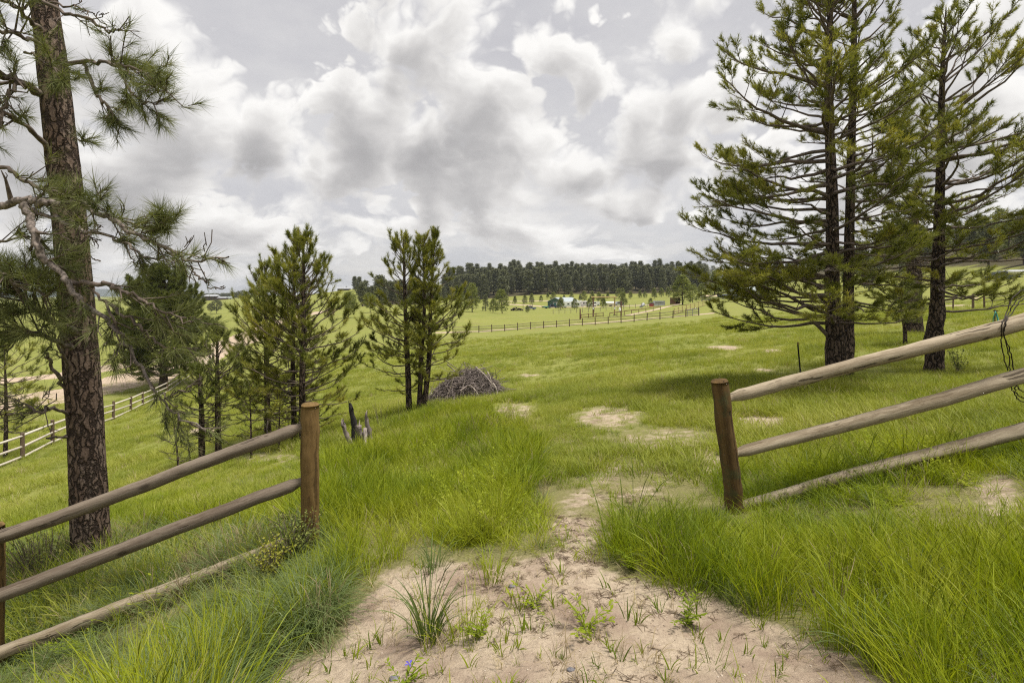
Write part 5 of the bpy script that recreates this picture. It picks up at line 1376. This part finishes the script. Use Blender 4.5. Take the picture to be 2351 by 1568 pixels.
X, Y, Z, px, py, R_, pth, bk, mound, leftb, br = [q_[keep] for q_ in (X, Y, Z, px, py, R_, pth, bk, mound, leftb, br)]
hs_ = 1.0+.32*vnoise(X, Y, 1.1, 9)
hs_ *= np.where(pth, .55, 1.); hs_ *= np.where(bk, .62, 1.); hs_ *= np.where(mound, 1.08, 1.); hs_ *= np.where(leftb, .6, 1.)
hs_ *= np.where((px > 1280) & (px < 1720) & (py < 1335), .70, 1.)
fl_ = np.clip(1-np.abs(Y-(4.0+.0*X)+.55)/1.1, 0, 1)*(np.abs(X) > 1.3)
hs_ *= 1-.48*fl_
hs_ *= np.where((px > 1450) & (py > 1130), .66+.24*np.clip((px-1850)/300, 0, 1), 1.); hs_ *= np.clip(1.25-.045*R_, .42, 1.15)
hs_ *= np.clip(1.25-br*1.5, .35, 1.)
hs_ = np.clip(hs_*.60, .17, .8)*r.uniform(.7, 1.25, len(X))
hs_ = np.where(R_ < 1.9, np.minimum(hs_, .65), hs_)
archp = np.where((px < 780) & (py > 1230), .82, .08)
hs_ *= np.where((px < 760) & (py > 1330), 1.05, 1.)
isarch = r.random(len(X)) < archp
dry = r.random(len(X)) < np.where(bk | pth, .20, .05)+.34*np.clip(vnoise(X, Y, 1.6, 51)-.25, 0, 1)
forb = r.random(len(X)) < .13*np.clip(vnoise(X, Y, 1.3, 53)-.35, 0, 1)
idx = np.where(isarch, 6+r.integers(0, 3, len(X)), r.integers(0, 6, len(X))); idx = np.where(dry, 9+r.integers(0, 2, len(X)), idx); idx = np.where(forb, 11+r.integers(0, 2, len(X)), idx)
rot = np.stack([r.normal(0, .17, len(X)), r.normal(.05, .17, len(X)), r.uniform(0, 6.28, len(X))], 1)
wx_ = np.clip(hs_*1.25, .55, 1.); scl = np.stack([wx_, wx_, hs_], 1)
kinds = [tuft_mesh('grass tuft', M_G_TALL, 17+2*i, .42+.03*i, .0058+.0006*(i % 3), 0.075+.01*i, .16+.10*i, 5, 200+i, seeds=(0, 1, 3)[i % 3]) for i in range(6)]
kinds += [tuft_mesh('grass tuft', M_G_ARCH, 26, .46, .0062, .06, 1.7+.25*i, 7, 220+i, .4) for i in range(3)]
kinds += [tuft_mesh('grass tuft', M_G_DRY, 16, .30+.08*i, .0035, .09, 1.1, 5, 230+i, .5, seeds=3+2*i) for i in range(2)]
kinds += [weed_mesh('forb', 235+i, 16, .42, .055) for i in range(2)]
scatter('tall_grass', 'tall lush yellow green grass growing round the gate gap and fences', kinds, np.stack([X, Y, Z-.01], 1), idx, rot, scl)
print('tall tufts', len(X))

# short meadow grass
X, Y, r = sample(90000, 5.5, 75., 54, 4, .0)
Z = height(X, Y); px, py = survey(X, Y, Z); R_ = np.hypot(X, Y)
dens = np.clip((.52-bare(X, Y, Z)-.16*vnoise(X, Y, 1.6, 6)-.12*vnoise(X, Y, 5., 26))/.22, .04, 1)*np.clip((R_-4)/6, .25, 1)
dens *= np.clip(.75+.5*vnoise(X, Y, .5, 12), .3, 1)
keep = r.random(len(X)) < dens
X, Y, Z, R_ = [q_[keep] for q_ in (X, Y, Z, R_)]
s_ = r.uniform(.65, 1.25, len(X))*np.clip(.8+R_/70., .8, 1.5)*np.clip(1+.3*vnoise(X, Y, .7, 13), .5, 1.6)
idx = np.where(r.random(len(X)) < .07, 4, r.integers(0, 4, len(X)))
rot = np.stack([r.normal(0, .1, len(X)), r.normal(0, .1, len(X)), r.uniform(0, 6.28, len(X))], 1)
kinds = [tuft_mesh('lawn tuft', M_G_SHORT, 26, .15+.015*i, .0075, .12, .8, 2, 240+i, .4) for i in range(4)] + [tuft_mesh('lawn tuft', M_G_DRY, 12, .2, .006, .12, .9, 2, 249, .4)]
scatter('meadow_grass', 'short green meadow grass spreading over the field and slopes', kinds, np.stack([X, Y, Z-.01], 1), idx, rot, np.stack([s_*1.2, s_*1.2, s_], 1))
print('meadow tufts', len(X))

# seedlings and litter on the sand
X, Y, r = sample(2600, 1.6, 5.2, 40, 8, .8)
Z = height(X, Y); px, py = survey(X, Y, Z)
b_ = bare(X, Y, Z); keep = (b_ > .42) & (r.random(len(X)) < .22+.35*(vnoise(X, Y, 2.5, 3) > .25))
X, Y, Z = X[keep], Y[keep], Z[keep]; n = len(X)
kinds = [tuft_mesh('seedling', M_G_TALL, 5+i, .075, .0055, .02, .7, 4, 260+i, .5) for i in range(3)] + [tuft_mesh('seedling', M_G_DRY, 7, .09, .0026, .04, 2.1, 4, 265+i, .5) for i in range(2)]
idx = np.where(r.random(n) < .5, 3+r.integers(0, 2, n), r.integers(0, 3, n)); s_ = r.uniform(.5, 1.5, n)
scatter('seedling_grass', 'sparse grass seedlings and dry litter on the sandy gateway', kinds, np.stack([X, Y, Z-.003], 1), idx, np.stack([r.normal(0, .2, n), r.normal(0, .2, n), r.uniform(0, 6.28, n)], 1), np.stack([s_, s_, s_], 1))

X, Y, r = sample(9000, 1.6, 5.0, 42, 18, .8)
Z = height(X, Y); keep = bare(X, Y, Z)+.2*vnoise(X, Y, 3., 41) > .5
X, Y, Z = X[keep], Y[keep], Z[keep]; n = len(X)
M_GRIT = leaf_mat('grit', [(0, (.10, .075, .06)), (.4, (.28, .22, .17)), (1, (.5, .43, .35))], 0., .9, False, 6.)
M_LITTER = leaf_mat('pine_litter', [(0, (.05, .035, .025)), (.6, (.14, .095, .06)), (1, (.30, .24, .15))], 0., .9, False, 6.)
def grit_mesh(seed):
    rng = np.random.default_rng(seed); V = norm(rng.normal(size=(14, 3)))*np.array([1, .8, .6]); import bmesh
    bm = bmesh.new(); [bm.verts.new(v) for v in V]; bmesh.ops.convex_hull(bm, input=bm.verts); me = bpy.data.meshes.new('grit'); bm.to_mesh(me); bm.free(); me.materials.append(M_GRIT); return me
def litter_mesh(seed, k=7):
    rng = np.random.default_rng(seed); P = []; R = []
    for _ in range(k):
        a = rng.uniform(0, 6.28); l = rng.uniform(4, 13); c = rng.normal(0, 6, 2); d = np.array([math.cos(a), math.sin(a)])*l
        P.append([[*(c-d), .4], [*c, rng.uniform(.5, 1.6)], [*(c+d), .4]]); R.append([.32, .34, .25])
    V, F = tubes(np.array(P), np.array(R), 3); me = new_mesh('litter', V, [F]); me.materials.append(M_LITTER); return me
kinds = [grit_mesh(i) for i in range(4)]+[litter_mesh(i) for i in range(4)]
lit_ = r.random(n) < np.clip(.18+.3*vnoise(X, Y, 1.8, 43), .03, .6)
idx = np.where(lit_, 4+r.integers(0, 4, n), r.integers(0, 4, n)); s_ = np.where(lit_, r.uniform(.002, .0042, n), .0018+.0065*r.random(n)**4)
scatter('gravel_and_litter', 'fine gravel and fallen pine needles strewn over the sandy gateway', kinds, np.stack([X, Y, Z+.0005], 1), idx, np.stack([np.zeros(n), np.zeros(n), r.uniform(0, 6.28, n)], 1), np.stack([s_, s_, s_], 1))['category'] = 'gravel'

# single clumps one can point at
def clump(px, d, me_, sc, label, rz=0., group='grass clumps on the sand', name='grass_clump'):
    o = link(name, me_, None, None, at(px, d, -.01)); o.scale = (sc, sc, sc); o.rotation_euler = (0, 0, rz)
    return tag(o, label, 'grass clump' if name == 'grass_clump' else 'weed', group)
M_G_BIG = leaf_mat('coarse_grass_blades', [(0, (.075, .115, .03)), (.5, (.105, .15, .035)), (1, (.15, .19, .06))], .3, .5, False, 8.)
clump(985, 2.55, tuft_mesh('grass_clump', M_G_BIG, 58, .36, .0085, .05, 1.0, 7, 300, .55, seeds=3), 1., 'big coarse grass clump splayed on the sand in the foreground')
clump(1128, 3.05, tuft_mesh('grass_clump', M_G_TALL, 40, .24, .006, .07, .9, 5, 301, .5), 1., 'yellow green grass clump at the far edge of the sand')
clump(1690, 2.65, tuft_mesh('grass_clump', M_G_ARCH, 130, .15, .0022, .07, 1.0, 4, 302, .4), 1., 'round tuft of fine grey green grass on the sand at right')
clump(1000, 3.3, tuft_mesh('grass_clump', M_G_ARCH, 46, .26, .005, .06, 1.2, 5, 303, .5), 1., 'arching grey green clump at the top left of the sand')
for k, (px, d, sc, lab) in enumerate(((1228, 2.72, .9, 'small leafy weed in the middle of the sand, right of the big clump'), (1345, 2.45, 1., 'low weed near the bottom of the sand, right of centre'),
                                      (1575, 2.5, .95, 'leafy branching weed left of the fine grey green tuft'), (925, 2.2, .9, 'leafy weed at the bottom of the sand below the big clump'),
                                      (1455, 3.05, 1., 'small weed at the upper right edge of the sand'), (1105, 2.5, .8, 'tiny weed just right of the big clump'))):
    clump(px, d, weed_mesh('weed', 310+k, 7+k % 3), sc, lab, k, 'weeds on the sand', 'weed')
# one violet flower
fl = empty('violet_flower', at(938, 2.28), 0, 'tiny violet blue flower on the sand by the big clump', 'flower')
m_ = MB(); m_.tube((0, 0, -.01), (.004, 0, .05), .0016, n=5); m_.build('stem', M_G_BIG, fl)
m_ = MB()
for i in range(5):
    a = i*1.2566; m_.add([(.004, 0, .05), (.004+.016*math.cos(a-.35), .016*math.sin(a-.35), .058), (.004+.024*math.cos(a), .024*math.sin(a), .055), (.004+.016*math.cos(a+.35), .016*math.sin(a+.35), .058)], [(0, 1, 2, 3)])
m_.build('petals', plain('violet_petal', (.10, .08, .45), .6), fl)
# small stones
SM = plain('grey_stone', (.17, .165, .18), .9, var=.4, scale=40)
for k, (px, d, s, lab) in enumerate(((905, 2.28, .016, 'flat grey pebble left of the violet flower'), (1175, 2.95, .014, 'dark pebble near the top of the sand'), (1310, 2.15, .012, 'dark pebble at the bottom edge of the sand'))):
    rng = np.random.default_rng(k); m_ = MB()
    n1, n2 = 7, 10; V = []
    for i in range(n1):
        for j in range(n2):
            a, b = math.pi*i/(n1-1), 2*math.pi*j/n2; q = s*(1+.18*rng.normal()*(0 < i < n1-1)); V.append((q*1.4*math.sin(a)*math.cos(b), q*math.sin(a)*math.sin(b), q*.6*math.cos(a)))
    F = [(i*n2+j, i*n2+(j+1) % n2, (i+1)*n2+(j+1) % n2, (i+1)*n2+j) for i in range(n1-1) for j in range(n2)]
    m_.add(V, F); o = m_.build('pebble', SM, None, True, at(px, d, .003)); tag(o, lab, 'pebble', 'pebbles on the sand')

# leafy shrubs by the left post and the old pine
M_SH = leaf_mat('shrub_leaves', [(0, (.08, .115, .03)), (.5, (.15, .19, .05)), (.9, (.26, .28, .07)), (1, (.36, .33, .09))], .35)
def shrub(px, d, h, w, n, leaves, label, seed, lm=M_SH, leaf=.022):
    rng = np.random.default_rng(seed); r = empty('shrub', at(px, d), 0, label, 'shrub'); st_ = Cloud(); lf_ = Cloud(); A = []; R = []; LV = []; LT = []
    for k in range(n):
        a = rng.uniform(0, 6.28); q = w*math.sqrt(rng.random()); hh = h*rng.uniform(.55, 1.1)
        tip = np.array([q*math.cos(a), q*math.sin(a)*.8, hh]); b = tip*np.array([.25, .25, 0])
        P = smooth_path([b, b*.5+tip*.5+np.array([0, 0, .08*h])+rng.normal(0, .02, 3), tip], 6); A.append(P); R.append(np.linspace(.0045, .0016, 6))
        for j in range(leaves):
            f = rng.uniform(.25, 1); i = min(int(f*5), 4); b_ = P[i]+(P[i+1]-P[i])*(f*5-i)+rng.normal(0, .014, 3)
            dd = norm(rng.normal(size=3)+np.array([0, 0, .4])); sd = norm(np.cross(dd, rng.normal(size=3))); l = leaf*rng.uniform(.6, 1.25)
            LV.append([b_, b_+dd*l*.5+sd*l*.3, b_+dd*l, b_+dd*l*.5-sd*l*.3]); LT += [np.clip(.3+.5*f+rng.normal(0, .12), 0, 1)]*4
    V, F = tubes(np.array(A), np.array(R), 4); st_.add(V, F); link('stems', st_.mesh('stems', True), M_LIMB, r)
    if LV:
        lf_.add(np.array(LV).reshape(-1, 3), np.arange(len(LV)*4).reshape(-1, 4), np.array(LT)); link('leaves', lf_.mesh('leaves'), lm, r)
shrub(672, 3.95, .34, .26, 46, 26, 'leafy yellow green shrub at the foot of the left gate post', 401)
shrub(620, 3.7, .30, .16, 24, 24, 'bright yellow tipped shrub over the low end of the bottom rail', 402, leaf_mat('yellow_shrub_leaves', [(0, (.14, .17, .03)), (1, (.38, .36, .05))], .35))
shrub(100, 5.3, .55, .42, 70, 10, 'twiggy dull shrub left of the old pine trunk', 403, leaf=.03)
shrub(875, 12.6, .75, .5, 9, 0, 'bare twiggy dead shrub on the crest beside the stump', 404)
shrub(915, 12.9, .55, .3, 6, 0, 'second bare dead shrub between the stump and the centre clump', 405)
shrub(2205, 12.4, .55, .3, 16, 14, 'dark leafy shrub at the foot of the straight pine', 406, leaf=.05)

# ------------------------------------------------------------------ sky
SUN_EL, SUN_AZ = math.radians(73), math.radians(108)      # azimuth from +Y towards +X
wd_ = bpy.data.worlds.new('World'); S.world = wd_; wd_.use_nodes = True
nt = wd_.node_tree; nt.nodes.clear(); g = N(nt)
sky = g.n('ShaderNodeTexSky', sky_type='NISHITA', sun_disc=False, sun_elevation=SUN_EL, sun_rotation=SUN_AZ)
dirv = g.n('ShaderNodeTexCoord').outputs['Generated']
sep = g.n('ShaderNodeSeparateXYZ'); g.set(sep.inputs[0], dirv)
zc = g.math('MAXIMUM', sep.outputs[2], 0.)
# squeeze the cloud field towards the horizon
zl = g.math('MULTIPLY', g.math('POWER', g.math('ADD', zc, .05), .72), 1.5)
hl = g.vmath('LENGTH', g.vmath('MULTIPLY', dirv, (1, 1, 0)))
cmb = g.n('ShaderNodeCombineXYZ')
g.set(cmb.inputs[0], g.math('DIVIDE', sep.outputs[0], hl)); g.set(cmb.inputs[1], g.math('DIVIDE', sep.outputs[1], hl)); g.set(cmb.inputs[2], zl)
q0 = cmb.outputs[0]
def cdir(px, py):   # cloud-space position of a direction
    v = Vector(((px-CX)/FPX, 1, (HZ-py)/FPX)).normalized(); h = math.hypot(v.x, v.y)
    return Vector((v.x/h, v.y/h, (max(v.z, 0)+.05)**.72*1.5))
warp = g.vmath('SCALE', g.vmath('SUBTRACT', g.noise(q0, 3.2, 3, .5, 'Color'), (.5, .5, .5)), .16)
warp2 = g.vmath('SCALE', g.vmath('SUBTRACT', g.noise(q0, 11., 3, .5, 'Color'), (.5, .5, .5)), .05)
qw = g.vmath('ADD', g.vmath('ADD', q0, warp), warp2)
# the main cumulus masses: (column, row, radius across, radius up, weight)
BLOBS = [(300,130,130,120,1.),(430,250,130,130,1.),(560,340,110,110,.95),(330,420,200,120,.9),(520,500,190,90,.9),(800,240,80,75,1.),(850,340,95,85,.95),(760,420,120,70,.85),(1010,360,95,80,.95),
         (1130,240,100,80,.95),(1280,140,110,80,1.),(1360,190,70,60,.9),(1200,330,120,80,.9),(1090,440,140,70,.9),(1470,260,70,85,1.),(1560,240,80,75,.95),(1520,350,110,60,.95),(1340,400,110,50,.8),(1430,470,120,50,.85),
         (960,90,90,60,.75),(830,60,60,45,.6),(1560,90,48,60,.85),(620,560,130,50,.7),(900,540,150,40,.65),(1180,530,160,40,.7),(1330,585,90,22,.6),(790,575,60,22,.5),(1000,500,60,60,.8),(1690,200,80,110,.85),(1720,400,110,80,.7),
         (2150,300,250,200,.9),(2250,80,140,90,.7),(60,330,170,220,.9),(1900,520,200,70,.6),(200,560,120,60,.7),(1580,500,90,40,.6)]
def blob_field(vec):
    acc = None
    for px, py, rx, ry, wgt in BLOBS:
        c = cdir(px, py); cxp = cdir(px+rx, py); czp = cdir(px, max(py-ry, -300)); ax = (cxp-c).length; az = abs(czp.z-c.z)
        dv = g.vmath('MULTIPLY', g.vmath('SUBTRACT', vec, tuple(c)), (1/ax, 1/ax, 1/az))
        f = g.math('MULTIPLY', g.mapr(g.vmath('LENGTH', dv), 0., 1.45, 1., 0.), wgt)
        acc = f if acc is None else g.math('SMOOTH_MAX', acc, f, .18)
    return acc
def billow(vec, k=4):
    acc = None
    for sc, wgt in ((6., .27), (12., .20), (25., .12), (52., .06))[:k]:
        f = g.math('MULTIPLY', g.math('ABSOLUTE', g.math('MULTIPLY_ADD', g.noise(vec, sc, 1., .4), 2.8, -1.4)), wgt)
        acc = f if acc is None else g.math('ADD', acc, f)
    return acc
def dens_field(vec, k=4):
    n1 = g.noise(vec, 3.2, 2+k, .55)
    return g.math('ADD', g.math('ADD', g.math('MULTIPLY', n1, .74), billow(vec, k)), g.math('MULTIPLY_ADD', blob_field(vec), .42, .05*(4-k)*.5))
d0 = dens_field(qw)
TH = .615
above = None
for dx, dz, wgt in ((.006, .022, 1.2), (.012, .055, 1.0), (.02, .11, .8)):
    t = g.math('MULTIPLY', g.math('MAXIMUM', g.math('SUBTRACT', dens_field(g.vmath('ADD', qw, (dx, 0., dz)), 4 if dz < .03 else 2), TH), 0.), wgt)
    above = t if above is None else g.math('ADD', above, t)
own = g.math('MAXIMUM', g.math('SUBTRACT', d0, TH), 0.)
tau = g.math('ADD', g.math('MULTIPLY', above, 1.12), g.math('MULTIPLY', own, .35))
lightf = g.math('EXPONENT', g.math('MULTIPLY', tau, -1.25))
wisp = g.mapr(g.noise(qw, 4.2, 3, .5), .38, .62, .07, .26)
cover = g.mapr(d0, g.math('SUBTRACT', TH, g.math('MULTIPLY', wisp, .6)), g.math('ADD', TH, g.math('MULTIPLY', wisp, .5)))
DARK = [(440,390,190,55,.8),(500,525,170,50,.8),(790,430,85,60,.5),(1080,385,130,75,.8),(1440,390,160,42,.9),(1440,492,120,32,.8),(975,495,55,36,.7),(1340,590,110,24,.5),(860,560,110,24,.6),(2000,420,220,60,.6),(120,420,120,60,.4)]
def dark_field(vec):
    acc = None
    for px, py, rx, ry, wgt in DARK:
        c = cdir(px, py); ax = (cdir(px+rx, py)-c).length; az = abs(cdir(px, py-ry).z-c.z)
        dv = g.vmath('MULTIPLY', g.vmath('SUBTRACT', vec, tuple(c)), (1/ax, 1/ax, 1/az))
        f = g.math('MULTIPLY', g.mapr(g.vmath('LENGTH', dv), .1, 1.6, 1., 0.), wgt)
        acc = f if acc is None else g.math('MAXIMUM', acc, f)
    return acc
dk = g.math('MULTIPLY', dark_field(g.vmath('ADD', qw, warp)), g.mapr(g.noise(qw, 7., 5, .6), .30, .62, .4, 1.))
shade = g.math('SUBTRACT', lightf, g.math('MULTIPLY', dk, .24))
ccol = g.ramp(shade, [(.0, (.34, .333, .338)), (.25, (.465, .455, .455)), (.50, (.645, .63, .62)), (.75, (.82, .805, .785)), (1., (.95, .935, .91))])
# thin high veil over the blue
veil = g.noise(g.mapping(q0, (1., 1., 1.6)), 2.2, 7, .6)
bcol = g.mix(g.mapr(veil, .35, .68), (.575, .565, .585), (.71, .695, .69))
hz_ = g.mapr(sep.outputs[2], .0, .17, 1., 0.)
hn = g.noise(g.mapping(qw, (1., 1., 3.2)), 5., 7, .62)
hcol = g.mix(g.mapr(hn, .42, .60), (.50, .505, .535), (.73, .705, .675))
bcol = g.mix(g.math('MULTIPLY', hz_, .85), bcol, hcol)
blue = g.vmath('SCALE', sky.outputs[0], .10)
bcol = g.mix(.92, blue, bcol)
cover2 = g.math('MULTIPLY', cover, g.mapr(sep.outputs[2], .01, .09, .35, 1.))
final = g.mix(cover2, bcol, ccol)
final = g.mix(g.mapr(sep.outputs[2], -.05, -.005, 1., 0.), final, (.20, .21, .14))
bg = g.n('ShaderNodeBackground'); g.set(bg.inputs['Color'], final); bg.inputs['Strength'].default_value = .69
ow = g.n('ShaderNodeOutputWorld'); g.set(ow.inputs['Surface'], bg.outputs[0])
wd_.cycles.sampling_method = 'MANUAL'; wd_.cycles.sample_map_resolution = 512

sl = bpy.data.lights.new('sun', 'SUN'); sl.energy = 3.5; sl.angle = math.radians(11.); sl.color = (1., .95, .86)
so = bpy.data.objects.new('sun', sl); COL.objects.link(so)
sd_ = Vector((math.cos(SUN_EL)*math.sin(SUN_AZ), math.cos(SUN_EL)*math.cos(SUN_AZ), math.sin(SUN_EL)))
so.rotation_mode = 'QUATERNION'; so.rotation_quaternion = sd_.to_track_quat('Z', 'Y')

# ------------------------------------------------------------------ thin air between here and the far ridges
m, nt_h = mat('haze_air'); gh = N(nt_h)
pv = gh.n('ShaderNodeVolumePrincipled'); pv.inputs['Color'].default_value = (.80, .86, .95, 1); pv.inputs['Density'].default_value = .00010; pv.inputs['Anisotropy'].default_value = .2
oh = gh.n('ShaderNodeOutputMaterial'); nt_h.links.new(pv.outputs[0], oh.inputs['Volume'])
zmax = max(z for z in GZ)+45.; zmin = float(min(GZ.min(), -24.))-1.
m_ = MB(); m_.box((0, 0, (zmax+zmin)/2), (11400, 11400, zmax-zmin)); o = m_.build('haze', m)
tag(o, 'thin pale summer haze over the whole valley', 'haze', None, 'stuff')

# ------------------------------------------------------------------ camera
cam = bpy.data.cameras.new('camera'); cam.lens = 18.; cam.sensor_width = 36.; cam.clip_start = .05; cam.clip_end = 12000.
cam.shift_y = -(784-HZ)/2351.
co_ = bpy.data.objects.new('camera', cam); COL.objects.link(co_)
co_.location = (0, 0, 0); co_.rotation_euler = (math.pi/2, 0, 0)
S.camera = co_
S.view_settings.view_transform = 'Standard'; S.view_settings.look = 'None'; S.view_settings.exposure = .64; S.view_settings.gamma = 1.
S.cycles.use_denoising = False; S.cycles.filter_width = 1.2
S.cycles.max_bounces = 6; S.cycles.diffuse_bounces = 3; S.cycles.transmission_bounces = 4; S.cycles.transparent_max_bounces = 4
